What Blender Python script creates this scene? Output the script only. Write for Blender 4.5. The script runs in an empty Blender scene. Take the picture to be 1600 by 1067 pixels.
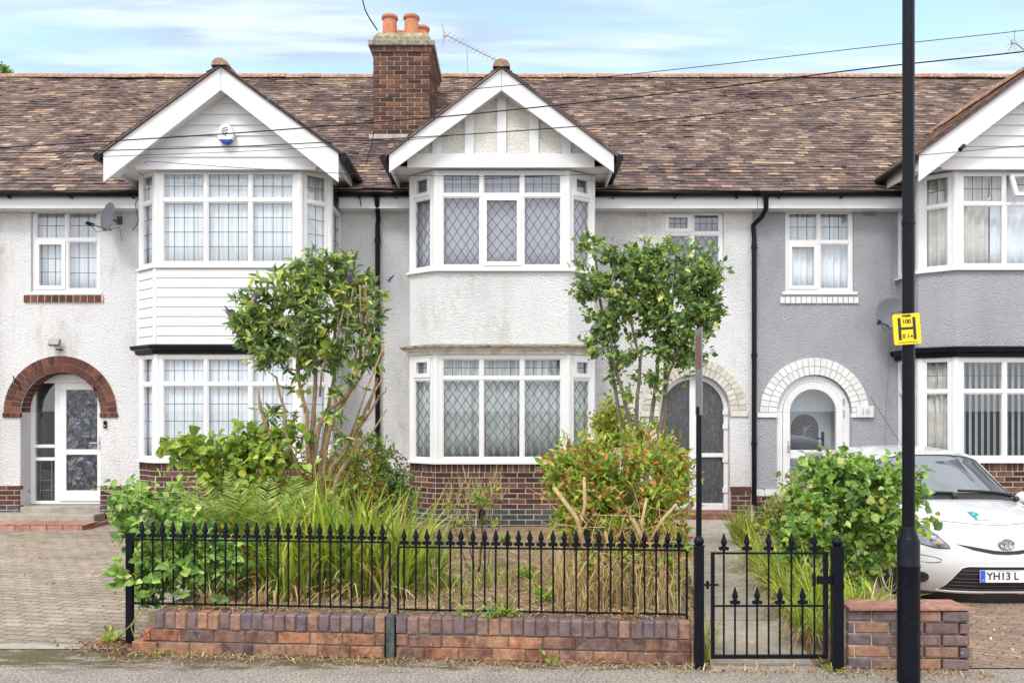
import bpy, bmesh, math, random
import numpy as np
from mathutils import Vector, Matrix, noise
from mathutils.bvhtree import BVHTree
R = math.radians
random.seed(7)
sc = bpy.context.scene
col = sc.collection

# ------------------------------------------------------------------ camera, sky, sun, exposure
cam = bpy.data.objects.new('camera', bpy.data.cameras.new('camera'))
col.objects.link(cam); sc.camera = cam
FX, YH, CH = 1300.0, 640.0, 1.70          # focal length in photo pixels, horizon row, camera height
cam.location = (0, 0, CH); cam.rotation_euler = (R(90), 0, 0)
cam.data.sensor_width = 36; cam.data.lens = 36*FX/1600
cam.data.shift_y = (YH-533.5)/1600
cam.data.clip_start = .05; cam.data.clip_end = 3000

w = bpy.data.worlds.new('World'); sc.world = w; w.use_nodes = True
nt = w.node_tree; nt.nodes.clear()
def N(nt, typ, **kw):
    n = nt.nodes.new(typ)
    for k, v in kw.items():
        if k.startswith('_'): setattr(n, k[1:], v)
        else: n.inputs[k.replace('_', ' ')].default_value = v
    return n
SUN_EL, SUN_AZ = 52, 205        # azimuth clockwise from +Y: the sun stands behind the camera
sky = N(nt, 'ShaderNodeTexSky', _sky_type='NISHITA', _sun_disc=False, _sun_elevation=R(SUN_EL), _sun_rotation=R(SUN_AZ),
        _air_density=1.0, _dust_density=.6, _ozone_density=1.6)
tc = N(nt, 'ShaderNodeTexCoord'); sx = N(nt, 'ShaderNodeSeparateXYZ'); nt.links.new(tc.outputs['Generated'], sx.inputs[0])
mx = N(nt, 'ShaderNodeMath', _operation='MAXIMUM'); mx.inputs[1].default_value = .06; nt.links.new(sx.outputs[2], mx.inputs[0])
dx = N(nt, 'ShaderNodeMath', _operation='DIVIDE'); nt.links.new(sx.outputs[0], dx.inputs[0]); nt.links.new(mx.outputs[0], dx.inputs[1])
dy = N(nt, 'ShaderNodeMath', _operation='DIVIDE'); nt.links.new(sx.outputs[1], dy.inputs[0]); nt.links.new(mx.outputs[0], dy.inputs[1])
cb = N(nt, 'ShaderNodeCombineXYZ'); nt.links.new(dx.outputs[0], cb.inputs[0]); nt.links.new(dy.outputs[0], cb.inputs[1])
mp = N(nt, 'ShaderNodeMapping'); mp.inputs['Rotation'].default_value = (0, 0, R(-6)); mp.inputs['Scale'].default_value = (.75, 3.3, 1)
nt.links.new(cb.outputs[0], mp.inputs[0])
n1 = N(nt, 'ShaderNodeTexNoise', Scale=1.1, Detail=9, Roughness=.6, Distortion=.5); nt.links.new(mp.outputs[0], n1.inputs['Vector'])
r1 = N(nt, 'ShaderNodeValToRGB'); r1.color_ramp.elements[0].position = .34; r1.color_ramp.elements[1].position = .62
nt.links.new(n1.outputs[0], r1.inputs[0])
n2 = N(nt, 'ShaderNodeTexNoise', Scale=2.2, Detail=6, Roughness=.55, Distortion=.3); nt.links.new(mp.outputs[0], n2.inputs['Vector'])
r2 = N(nt, 'ShaderNodeValToRGB'); r2.color_ramp.elements[0].position = .40; r2.color_ramp.elements[1].position = .60
r2.color_ramp.elements[0].color = (1.85, 2.25, 2.75, 1); r2.color_ramp.elements[1].color = (2.9, 3.3, 3.5, 1)
nt.links.new(n2.outputs[0], r2.inputs[0])
mul = N(nt, 'ShaderNodeMath', _operation='MULTIPLY'); mul.inputs[1].default_value = .9; nt.links.new(r1.outputs[0], mul.inputs[0])
br = N(nt, 'ShaderNodeMixRGB', _blend_type='MULTIPLY'); br.inputs[0].default_value = 1; br.inputs[2].default_value = (1.35, 1.25, .98, 1)
nt.links.new(sky.outputs[0], br.inputs[1])
mix = N(nt, 'ShaderNodeMixRGB'); nt.links.new(mul.outputs[0], mix.inputs[0]); nt.links.new(br.outputs[0], mix.inputs[1]); nt.links.new(r2.outputs[0], mix.inputs[2])
# added bright cloud in the unseen sky behind the camera, to light the facades
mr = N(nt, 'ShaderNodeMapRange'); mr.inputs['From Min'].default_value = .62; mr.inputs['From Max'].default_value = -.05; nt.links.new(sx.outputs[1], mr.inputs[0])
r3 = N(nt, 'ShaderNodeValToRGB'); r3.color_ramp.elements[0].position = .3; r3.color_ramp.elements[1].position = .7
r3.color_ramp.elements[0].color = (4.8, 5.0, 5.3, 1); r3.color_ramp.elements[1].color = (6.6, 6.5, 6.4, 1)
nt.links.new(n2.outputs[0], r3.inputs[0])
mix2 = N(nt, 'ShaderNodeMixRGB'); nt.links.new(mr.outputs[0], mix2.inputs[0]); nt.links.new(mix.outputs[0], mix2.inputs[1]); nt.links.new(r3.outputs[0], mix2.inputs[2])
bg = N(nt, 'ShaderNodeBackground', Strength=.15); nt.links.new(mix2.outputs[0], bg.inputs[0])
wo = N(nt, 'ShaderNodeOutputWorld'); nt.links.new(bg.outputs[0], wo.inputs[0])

sl = bpy.data.lights.new('sun', 'SUN'); sl.energy = 1.05; sl.angle = R(16); sl.color = (1, .96, .90)
so = bpy.data.objects.new('sun', sl); col.objects.link(so); so.location = (-6, -8, 18)
sd = Vector((math.sin(R(SUN_AZ))*math.cos(R(SUN_EL)), math.cos(R(SUN_AZ))*math.cos(R(SUN_EL)), math.sin(R(SUN_EL))))
so.rotation_euler = sd.to_track_quat('Z', 'Y').to_euler()

sc.render.engine = 'CYCLES'
sc.view_settings.view_transform = 'Standard'; sc.view_settings.look = 'None'
sc.view_settings.exposure = 1.14; sc.view_settings.gamma = 1

def X(px, z): return (px-800)*z/FX
def Hh(py, z): return CH+(YH-py)*z/FX

# ------------------------------------------------------------------ materials
MATS = {}
def newmat(name):
    m = bpy.data.materials.new(name); m.use_nodes = True; m.node_tree.nodes.clear()
    MATS[name] = m
    return m, m.node_tree
def out(nt, sh):
    o = N(nt, 'ShaderNodeOutputMaterial'); nt.links.new(sh.outputs[0], o.inputs[0])
def pr(nt, rough=.6, spec=.4, metal=0., coat=0.):
    p = N(nt, 'ShaderNodeBsdfPrincipled', Roughness=rough, Metallic=metal)
    p.inputs['Specular IOR Level'].default_value = spec
    p.inputs['Coat Weight'].default_value = coat
    return p
def ramp(nt, src, stops, interp='LINEAR'):
    r = N(nt, 'ShaderNodeValToRGB'); cr = r.color_ramp; cr.interpolation = interp
    while len(cr.elements) < len(stops): cr.elements.new(.5)
    for e, (p, c) in zip(cr.elements, stops): e.position = p; e.color = (*c, 1) if len(c) == 3 else c
    nt.links.new(src, r.inputs[0]); return r
def coords(nt, scale=(1, 1, 1), rot=(0, 0, 0)):
    g = N(nt, 'ShaderNodeNewGeometry'); m = N(nt, 'ShaderNodeMapping')
    m.inputs['Scale'].default_value = scale; m.inputs['Rotation'].default_value = rot
    nt.links.new(g.outputs['Position'], m.inputs[0]); return m.outputs[0]
def noise_t(nt, vec, scale, detail=4, rough=.5, dist=0):
    n = N(nt, 'ShaderNodeTexNoise', Scale=scale, Detail=detail, Roughness=rough, Distortion=dist)
    nt.links.new(vec, n.inputs['Vector']); return n
def mixc(nt, f, a, b, blend='MIX'):
    m = N(nt, 'ShaderNodeMixRGB', _blend_type=blend)
    for i, v in enumerate((f, a, b)):
        if isinstance(v, (int, float)): m.inputs[i].default_value = v
        elif isinstance(v, tuple): m.inputs[i].default_value = (*v, 1)
        else: nt.links.new(v, m.inputs[i])
    return m
def bump(nt, h, p, strength=.5, dist=.01):
    b = N(nt, 'ShaderNodeBump', Strength=strength, Distance=dist); nt.links.new(h, b.inputs['Height']); nt.links.new(b.outputs[0], p.inputs['Normal']); return b

def simple(name, c, rough=.5, spec=.4, metal=0., coat=0., var=.12, scale=6., bs=.0, bscale=60):
    m, nt = newmat(name); p = pr(nt, rough, spec, metal, coat)
    v = coords(nt); n = noise_t(nt, v, scale, 5, .6)
    r = ramp(nt, n.outputs[0], [(.3, tuple(x*(1-var) for x in c)), (.7, tuple(min(1, x*(1+var)) for x in c))])
    nt.links.new(r.outputs[0], p.inputs['Base Color'])
    if bs:
        n2 = noise_t(nt, v, bscale, 4, .6); bump(nt, n2.outputs[0], p, bs, .006)
    out(nt, p); return m

def roughcast(name, c, dirt=(.5, .46, .38), cap=0):
    m, nt = newmat(name); p = pr(nt, .9, .15)
    v = coords(nt)
    vo = N(nt, 'ShaderNodeTexVoronoi', Scale=58.0, _feature='SMOOTH_F1'); vo.inputs['Smoothness'].default_value = .5
    dn = noise_t(nt, v, 22, 3, .5)
    mv = N(nt, 'ShaderNodeVectorMath', _operation='MULTIPLY_ADD'); nt.links.new(dn.outputs['Color'], mv.inputs[0]); mv.inputs[1].default_value = (.035, .035, .035); nt.links.new(v, mv.inputs[2])
    nt.links.new(mv.outputs[0], vo.inputs['Vector'])
    nf = noise_t(nt, v, 75, 4, .6)
    ad = N(nt, 'ShaderNodeMath', _operation='SUBTRACT'); nt.links.new(nf.outputs[0], ad.inputs[0]); nt.links.new(vo.outputs['Distance'], ad.inputs[1])
    bump(nt, ad.outputs[0], p, .85, .020)
    nb = noise_t(nt, coords(nt, (1, 1, .45)), 1.1, 8, .65)
    r = ramp(nt, nb.outputs[0], [(.28, tuple(x*.80 for x in c)), (.55, c), (.8, tuple(min(.9, x*1.05) for x in c))])
    colr = r.outputs[0]
    # weather stains with a shape of their own
    ns = noise_t(nt, coords(nt, (2.2, 2.2, .8)), 1.6, 8, .72)
    rs = ramp(nt, ns.outputs[0], [(.55, (0, 0, 0)), (.76, (.6, .6, .6))])
    st_ = noise_t(nt, coords(nt, (9, 9, .7)), 1.0, 6, .7); rt_ = ramp(nt, st_.outputs[0], [(.60, (0, 0, 0)), (.80, (.30, .30, .30))])
    colr = mixc(nt, rt_.outputs[0], colr, tuple(a*b for a, b in zip(c, dirt))).outputs[0]
    mm = mixc(nt, rs.outputs[0], colr, tuple(a*b for a, b in zip(c, dirt)))
    nt.links.new(mm.outputs[0], p.inputs['Base Color']); out(nt, p); return m

def islandmat(name, stops, rough=.8, spec=.2, nscale=14, namt=.5, bs=.5, bscale=50, patch=None, patchcol=(.5, .5, .5), patchscale=2, lich=None):
    m, nt = newmat(name); p = pr(nt, rough, spec)
    g = N(nt, 'ShaderNodeNewGeometry'); r = ramp(nt, g.outputs['Random Per Island'], stops)
    v = coords(nt); n = noise_t(nt, v, nscale, 6, .65)
    rn = ramp(nt, n.outputs[0], [(.3, (1-namt,)*3), (.72, (1+namt*.5,)*3)])
    mm = mixc(nt, 1., r.outputs[0], rn.outputs[0], 'MULTIPLY'); c = mm.outputs[0]
    if patch:
        n2 = noise_t(nt, v, patchscale, 7, .65, .4); r2 = ramp(nt, n2.outputs[0], [(patch[0], (0, 0, 0)), (patch[1], (1, 1, 1))])
        c = mixc(nt, r2.outputs[0], c, mixc(nt, 1., c, patchcol, 'MULTIPLY').outputs[0]).outputs[0]
    if lich:
        n3 = noise_t(nt, v, lich[0], 5, .6); r3 = ramp(nt, n3.outputs[0], [(lich[1], (0, 0, 0)), (lich[1]+.06, (1, 1, 1))])
        c = mixc(nt, r3.outputs[0], c, lich[2]).outputs[0]
    nt.links.new(c, p.inputs['Base Color'])
    nb = noise_t(nt, v, bscale, 5, .6); bump(nt, nb.outputs[0], p, bs, .006)
    out(nt, p); return m

def leafmat(name, stops, trans=.3, rough=.45):
    m, nt = newmat(name); p = pr(nt, rough, .35)
    g = N(nt, 'ShaderNodeNewGeometry'); r = ramp(nt, g.outputs['Random Per Island'], stops)
    n = noise_t(nt, coords(nt), 9, 3, .6); rn = ramp(nt, n.outputs[0], [(.3, (.75, .75, .75)), (.7, (1.2, 1.2, 1.1))])
    mm = mixc(nt, 1., r.outputs[0], rn.outputs[0], 'MULTIPLY')
    nt.links.new(mm.outputs[0], p.inputs['Base Color'])
    t = N(nt, 'ShaderNodeBsdfTranslucent'); nt.links.new(mixc(nt, 1., mm.outputs[0], (1.5, 1.6, .8), 'MULTIPLY').outputs[0], t.inputs[0])
    ms = N(nt, 'ShaderNodeMixShader'); ms.inputs[0].default_value = trans
    nt.links.new(p.outputs[0], ms.inputs[1]); nt.links.new(t.outputs[0], ms.inputs[2]); out(nt, ms); return m

def glassmat(name, tint=(.93, .95, .97), refl=1.0, rough=.0, bumpy=0):
    m, nt = newmat(name)
    t = N(nt, 'ShaderNodeBsdfTransparent'); t.inputs[0].default_value = (*tint, 1)
    g = N(nt, 'ShaderNodeBsdfGlossy', Roughness=rough); g.inputs[0].default_value = (.95, .97, 1, 1)
    f = N(nt, 'ShaderNodeFresnel'); gb = N(nt, 'ShaderNodeNewGeometry')      # same reflection from both sides of the thin pane
    e1 = N(nt, 'ShaderNodeMath', _operation='MULTIPLY_ADD'); nt.links.new(gb.outputs['Backfacing'], e1.inputs[0]); e1.inputs[1].default_value = -2; e1.inputs[2].default_value = 1
    e2 = N(nt, 'ShaderNodeMath', _operation='POWER'); e2.inputs[0].default_value = 1.95*refl; nt.links.new(e1.outputs[0], e2.inputs[1]); nt.links.new(e2.outputs[0], f.inputs['IOR'])
    if bumpy:
        n = noise_t(nt, coords(nt), bumpy, 3, .5); b = N(nt, 'ShaderNodeBump', Strength=.5, Distance=.01)
        nt.links.new(n.outputs[0], b.inputs['Height']); nt.links.new(b.outputs[0], g.inputs['Normal'])
    ms = N(nt, 'ShaderNodeMixShader'); nt.links.new(f.outputs[0], ms.inputs[0]); nt.links.new(t.outputs[0], ms.inputs[1]); nt.links.new(g.outputs[0], ms.inputs[2])
    out(nt, ms); return m

WHITE_R = roughcast('white_roughcast', (.76, .76, .775))
GREY_R = roughcast('grey_roughcast', (.40, .405, .445), (.85, .85, .85))
CREAM_R = roughcast('cream_roughcast', (.78, .76, .71))
UPVC = simple('white_upvc', (.71, .71, .72), .3, .45, var=.05, scale=3)
BOARD = simple('white_board', (.68, .68, .70), .4, .4, var=.05, scale=2)
OLDPAINT = simple('old_white_paint', (.62, .60, .55), .7, .2, var=.28, scale=9, bs=.5)
WBRICK = islandmat('white_painted_brick', [(0, (.66, .66, .66)), (1, (.78, .78, .77))], .7, .25, namt=.12, bs=.6)
CBRICK = islandmat('cream_painted_brick', [(0, (.52, .49, .43)), (1, (.66, .63, .56))], .8, .2, namt=.2, bs=.6)
BLACK = simple('black_plastic', (.006, .0065, .010), .3, .2, var=.2)
IRON = simple('black_painted_iron', (.005, .006, .011), .28, .16, var=.35, scale=30, bs=.4, bscale=90)
LEAD = simple('lead_came', (.07, .075, .09), .5, .4)
GLASS = glassmat('window_glass')
GLASS2 = glassmat('dull_window_glass', (.75, .78, .85), 1.05)
OBSC, nt = newmat('obscure_glass'); p = pr(nt, .25, .6); v = coords(nt, (1, 1, .35)); n = noise_t(nt, v, 38, 4, .6, .8)
r = ramp(nt, n.outputs[0], [(.3, (.035, .038, .04)), (.6, (.075, .08, .083)), (.8, (.20, .215, .22))]); nt.links.new(r.outputs[0], p.inputs['Base Color']); bump(nt, n.outputs[0], p, .7, .01); out(nt, p)
NET = simple('net_curtain', (.76, .80, .83), .9, .1, var=.08, scale=3)
NETD = simple('dim_net_curtain', (.40, .40, .45), .9, .1, var=.1, scale=3)
NETG = simple('grey_net_curtain', (.50, .53, .53), .9, .1, var=.2, scale=4)
DRAPE = simple('cream_drape', (.55, .53, .48), .9, .1, var=.12)
BLIND = simple('blind_fabric', (.42, .46, .50), .8, .1)
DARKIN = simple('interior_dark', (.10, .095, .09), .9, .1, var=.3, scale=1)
brown = [(0, (.045, .024, .024)), (.25, (.085, .036, .032)), (.5, (.12, .050, .040)), (.7, (.060, .032, .034)), (.85, (.19, .095, .07)), (1, (.04, .026, .032))]
BRICK = islandmat('brown_brick', brown, .75, .25, namt=.35)
CHBRICK = islandmat('chimney_brick', [(0, (0.057, 0.03, 0.029)), (0.4, (0.115, 0.055, 0.045)), (0.75, (0.164, 0.081, 0.059)), (0.92, (0.246, 0.111, 0.063)), (1, (0.074, 0.043, 0.041))], .8, .2, namt=.4)
REDBRICK = islandmat('red_arch_brick', [(0, (.075, .032, .026)), (.4, (.13, .048, .034)), (.8, (.19, .075, .05)), (1, (.06, .03, .026))], .75, .25, namt=.3)
BLUEBRICK = islandmat('blue_brick', [(0, (.035, .04, .055)), (.6, (.06, .065, .08)), (1, (.09, .075, .08))], .6, .35, namt=.3)
WALLBRICK = islandmat('garden_wall_brick', [(0, (0.173, 0.11, 0.096)), (0.18, (0.281, 0.147, 0.096)), (0.36, (0.184, 0.123, 0.112)), (0.52, (0.41, 0.18, 0.099)), (0.68, (0.238, 0.147, 0.112)), (0.84, (0.464, 0.237, 0.137)), (1, (0.302, 0.19, 0.137))],
                      .85, .15, nscale=16, namt=.5, bs=.7, patch=(.48, .60), patchcol=(.50, .46, .50), patchscale=8, lich=(34, .66, (.46, .41, .34)))
CAPBRICK = islandmat('purple_cap_brick', [(0, (0.16, 0.11, 0.113)), (0.3, (0.22, 0.144, 0.131)), (0.55, (0.145, 0.12, 0.14)), (0.8, (0.28, 0.173, 0.131)), (1, (0.38, 0.202, 0.131))],
                      .8, .2, nscale=18, namt=.45, bs=.7, patch=(.55, .68), patchcol=(.55, .52, .52), patchscale=9, lich=(35, .68, (.44, .39, .33)))
MORTAR = simple('mortar', (.52, .46, .36), .95, .1, var=.25, scale=20, bs=.6)
DMORTAR = simple('grey_mortar', (.15, .135, .115), .95, .1, var=.4, scale=20, bs=.6)
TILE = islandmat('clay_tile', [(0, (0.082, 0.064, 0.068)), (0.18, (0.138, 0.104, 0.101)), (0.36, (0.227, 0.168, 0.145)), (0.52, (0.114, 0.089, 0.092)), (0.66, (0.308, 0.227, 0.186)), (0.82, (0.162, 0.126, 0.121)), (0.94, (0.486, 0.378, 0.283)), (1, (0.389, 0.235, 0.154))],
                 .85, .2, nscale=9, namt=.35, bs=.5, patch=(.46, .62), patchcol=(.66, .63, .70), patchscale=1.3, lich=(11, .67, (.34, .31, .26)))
TILEEDGE = islandmat('worn_tile_edge_shade_contrast', [(0, (0.33, 0.224, 0.176)), (0.3, (0.528, 0.37, 0.275)), (0.6, (0.66, 0.482, 0.352)), (0.8, (0.374, 0.258, 0.209)), (1, (0.7, 0.56, 0.44))],
                 .85, .2, nscale=7, namt=.5, bs=.4, patch=(.44, .64), patchcol=(.55, .52, .56), patchscale=1.3)  # worn edges, colour lightened further to stand in for weak shadow lines between courses
RIDGE = islandmat('ridge_tile', [(0, (.34, .18, .12)), (.5, (.40, .23, .16)), (1, (.29, .19, .15))], .85, .2, nscale=10, namt=.35, lich=(14, .55, (.38, .34, .26)))
POT = islandmat('terracotta', [(0, (.50, .19, .10)), (1, (.60, .26, .15))], .8, .2, namt=.25)
FLAUNCH = simple('lichened_cement', (.27, .25, .22), .95, .1, var=.5, scale=12, bs=.7)
YLICH = simple('yellow_lichened_cement', (.30, .26, .17), .95, .1, var=.5, scale=16, bs=.7)
CONC = simple('concrete', (.34, .31, .27), .9, .2, var=.25, scale=7, bs=.5)
GREYM = simple('grey_dish_metal', (.11, .12, .14), .5, .4, var=.15)
ALU = simple('aluminium', (.40, .40, .42), .4, .5, .6)
STEEL = simple('steel', (.55, .55, .56), .3, .5, .9, var=.05)
BARK = simple('pale_bark', (.30, .20, .115), .85, .2, var=.35, scale=25, bs=.6)
BARKG = simple('grey_bark', (.16, .145, .11), .85, .2, var=.35, scale=25, bs=.6)
BARKD = simple('dark_twig', (.10, .065, .045), .85, .2, var=.4, scale=25)
DOORGREY = simple('grey_door', (.48, .53, .56), .45, .4, var=.05)

# ------------------------------------------------------------------ mesh builder
class MB:
    def __init__(s): s.v = []; s.f = []; s.m = []; s.T = None
    def add(s, vs, fs, mi=0):
        b = len(s.v)
        if s.T is not None: vs = [tuple(s.T @ Vector(p)) for p in vs]
        s.v += [tuple(p) for p in vs]; s.f += [tuple(b+i for i in f) for f in fs]; s.m += [mi]*len(fs)
    def box(s, x0, x1, y0, y1, z0, z1, mi=0):
        s.add([(x0, y0, z0), (x1, y0, z0), (x1, y1, z0), (x0, y1, z0), (x0, y0, z1), (x1, y0, z1), (x1, y1, z1), (x0, y1, z1)],
              [(0, 3, 2, 1), (4, 5, 6, 7), (0, 1, 5, 4), (1, 2, 6, 5), (2, 3, 7, 6), (3, 0, 4, 7)], mi)
    def cbox(s, x0, x1, y0, y1, z0, z1, c=.004, mi=0):      # box with its front (low y) edges chamfered
        s.add([(x0, y0+c, z0), (x1, y0+c, z0), (x1, y1, z0), (x0, y1, z0), (x0, y0+c, z1), (x1, y0+c, z1), (x1, y1, z1), (x0, y1, z1),
               (x0+c, y0, z0+c), (x1-c, y0, z0+c), (x1-c, y0, z1-c), (x0+c, y0, z1-c)],
              [(0, 3, 2, 1), (4, 5, 6, 7), (1, 2, 6, 5), (3, 0, 4, 7), (2, 3, 7, 6), (8, 9, 10, 11), (0, 1, 9, 8), (1, 5, 10, 9), (5, 4, 11, 10), (4, 0, 8, 11)], mi)
    def prism(s, poly, y0, y1, mi=0):        # poly in x,z (counter-clockwise from -Y), y0 front
        n = len(poly)
        s.add([(p[0], y0, p[1]) for p in poly]+[(p[0], y1, p[1]) for p in poly],
              [tuple(range(n)), tuple(range(2*n-1, n-1, -1))]+[(i, i+n, (i+1) % n+n, (i+1) % n) for i in range(n)], mi)
    def tube(s, pts, r, n=8, mi=0, cap=True):
        pts = [Vector(p) for p in pts]; m = len(pts)
        rr = r if isinstance(r, (list, tuple)) else [r]*m
        vs = []; fs = []; prev = None
        for i, p in enumerate(pts):
            d = (pts[min(i+1, m-1)]-pts[max(i-1, 0)])
            d = d.normalized() if d.length > 1e-9 else Vector((0, 0, 1))
            if prev is None:
                a = d.orthogonal().normalized()
            else:
                a = prev-d*prev.dot(d); a = a.normalized() if a.length > 1e-6 else d.orthogonal().normalized()
            prev = a; b = d.cross(a)
            for k in range(n):
                t = 2*math.pi*k/n; vs.append(p+(a*math.cos(t)+b*math.sin(t))*rr[i])
        for i in range(m-1):
            for k in range(n): fs.append((i*n+k, i*n+(k+1) % n, (i+1)*n+(k+1) % n, (i+1)*n+k))
        if cap: fs.append(tuple(range(n-1, -1, -1))); fs.append(tuple((m-1)*n+k for k in range(n)))
        s.add(vs, fs, mi)
    def lathe(s, c, prof, n=16, mi=0):       # prof [(r,z)] bottom to top
        vs = []; fs = []
        for r, z in prof:
            for k in range(n):
                t = 2*math.pi*k/n; vs.append((c[0]+r*math.cos(t), c[1]+r*math.sin(t), c[2]+z))
        for i in range(len(prof)-1):
            for k in range(n): fs.append((i*n+k, i*n+(k+1) % n, (i+1)*n+(k+1) % n, (i+1)*n+k))
        fs.append(tuple(range(n-1, -1, -1))); fs.append(tuple((len(prof)-1)*n+k for k in range(n)))
        s.add(vs, fs, mi)
    def ball(s, c, r, n=14, mi=0, sz=1):
        s.lathe(c, [(max(1e-4, r*math.sin(math.pi*i/8)), -r*sz*math.cos(math.pi*i/8)) for i in range(9)], n, mi)
    def grid(s, rows, mi=0):
        n = len(rows[0]); vs = [p for r in rows for p in r]
        s.add(vs, [(i*n+j, i*n+j+1, (i+1)*n+j+1, (i+1)*n+j) for i in range(len(rows)-1) for j in range(n-1)], mi)
    def build(s, name, mats, parent=None, smooth=False, bevel=0):
        me = bpy.data.meshes.new(name); me.from_pydata(s.v, [], s.f)
        if not isinstance(mats, (list, tuple)): mats = [mats]
        for m in mats: me.materials.append(m)
        if len(mats) > 1: me.polygons.foreach_set('material_index', s.m)
        if smooth:
            me.polygons.foreach_set('use_smooth', [True]*len(me.polygons))
            if smooth != 'all':
                try: me.set_sharp_from_angle(angle=R(38))
                except Exception: pass
        me.update(); o = bpy.data.objects.new(name, me); col.objects.link(o)
        if parent: o.parent = parent; rebase(o)
        if bevel:
            b = o.modifiers.new('bevel', 'BEVEL'); b.width = bevel; b.segments = 2; b.limit_method = 'ANGLE'
        return o
def rebase(o):      # geometry was written in world coordinates: move it into its parent's frame
    q = o.parent; off = Vector((0, 0, 0)); Mx = Matrix.Identity(4); chain = []
    while q: chain.append(q); q = q.parent
    for q in reversed(chain): Mx = Mx @ Matrix.LocRotScale(q.location, q.rotation_euler, None)
    if Mx != Matrix.Identity(4): o.data.transform(Mx.inverted())
def tag(o, label=None, cat=None, group=None, kind=None):
    if label: o['label'] = label
    if cat: o['category'] = cat
    if group: o['group'] = group
    if kind: o['kind'] = kind
    return o
def thing(name, label, cat, loc=(0, 0, 0), group=None, rz=0):
    o = bpy.data.objects.new(name, None); col.objects.link(o); o.location = loc; o.rotation_euler = (0, 0, rz)
    o.empty_display_size = .2
    return tag(o, label, cat, group)
def copy_tree(o, parent=None):
    c = o.copy(); col.objects.link(c); c.parent = parent
    for ch in o.children: copy_tree(ch, c)
    return c
def frame(A, B):        # local x along A->B, local y = inwards, local z up
    u = Vector((B[0]-A[0], B[1]-A[1], 0)); L = u.length; u.normalize(); n = Vector((-u.y, u.x, 0))
    return Matrix(((u.x, n.x, 0, A[0]), (u.y, n.y, 0, A[1]), (0, 0, 1, 0), (0, 0, 0, 1))), L
def struct(o): o['kind'] = 'structure'; return o

# ------------------------------------------------------------------ ground
def sheet(name, poly, mat, z=None):
    mb = MB(); mb.add([(p[0], p[1], p[2] if len(p) > 2 else z) for p in poly], [tuple(range(len(poly)))])
    return struct(mb.build(name, mat))
SOILM, nt = newmat('garden_soil'); p = pr(nt, .95, .1); v = coords(nt)
a = noise_t(nt, v, 3, 8, .7); b = noise_t(nt, v, 40, 5, .7)
r = ramp(nt, a.outputs[0], [(.3, (.16, .115, .075)), (.5, (.30, .225, .15)), (.7, (.42, .34, .23))])
r2 = ramp(nt, b.outputs[0], [(.3, (.6, .6, .6)), (.7, (1.3, 1.25, 1.15))]); nt.links.new(mixc(nt, 1., r.outputs[0], r2.outputs[0], 'MULTIPLY').outputs[0], p.inputs['Base Color'])
bump(nt, b.outputs[0], p, 1, .03); out(nt, p)
def asphalt(name, c, moss=True):
    m, nt = newmat(name); p = pr(nt, .9, .2); v = coords(nt)
    b = noise_t(nt, v, 55, 8, .8); r = ramp(nt, b.outputs[0], [(.38, tuple(x*.4 for x in c)), (.5, c), (.62, tuple(min(.7, x*2.0) for x in c))]); cc = r.outputs[0]
    gv = N(nt, 'ShaderNodeTexVoronoi', Scale=48.0); nt.links.new(v, gv.inputs['Vector']); gr = ramp(nt, gv.outputs['Distance'], [(.10, (1, 1, 1)), (.2, (0, 0, 0))]); cc = mixc(nt, gr.outputs[0], cc, (.50, .46, .41)).outputs[0]
    l = noise_t(nt, v, 1.7, 6, .6); rl = ramp(nt, l.outputs[0], [(.3, (.8, .8, .8)), (.7, (1.15, 1.12, 1.08))]); cc = mixc(nt, 1., cc, rl.outputs[0], 'MULTIPLY').outputs[0]
    if moss:      # moss and dirt in the angle between the pavement and the wall
        sp = N(nt, 'ShaderNodeSeparateXYZ'); nt.links.new(v, sp.inputs[0])
        mr = N(nt, 'ShaderNodeMapRange'); mr.inputs['From Min'].default_value = 4.95; mr.inputs['From Max'].default_value = 5.6; nt.links.new(sp.outputs[1], mr.inputs[0])
        mn = noise_t(nt, coords(nt, (1, 3, 1)), 3.2, 7, .7)
        mu = N(nt, 'ShaderNodeMath', _operation='MULTIPLY'); nt.links.new(mr.outputs[0], mu.inputs[0]); nt.links.new(mn.outputs[0], mu.inputs[1])
        mk = ramp(nt, mu.outputs[0], [(.37, (0, 0, 0)), (.50, (1, 1, 1))])
        mc = ramp(nt, b.outputs[0], [(.35, (.05, .045, .022)), (.65, (.19, .15, .09))])
        cc = mixc(nt, mk.outputs[0], cc, mc.outputs[0]).outputs[0]
    nt.links.new(cc, p.inputs['Base Color']); bump(nt, b.outputs[0], p, .8, .012); out(nt, p); return m
PAVE = asphalt('pavement_asphalt', (.27, .245, .22)); ROAD = asphalt('road_asphalt', (.09, .088, .085), False)
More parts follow.
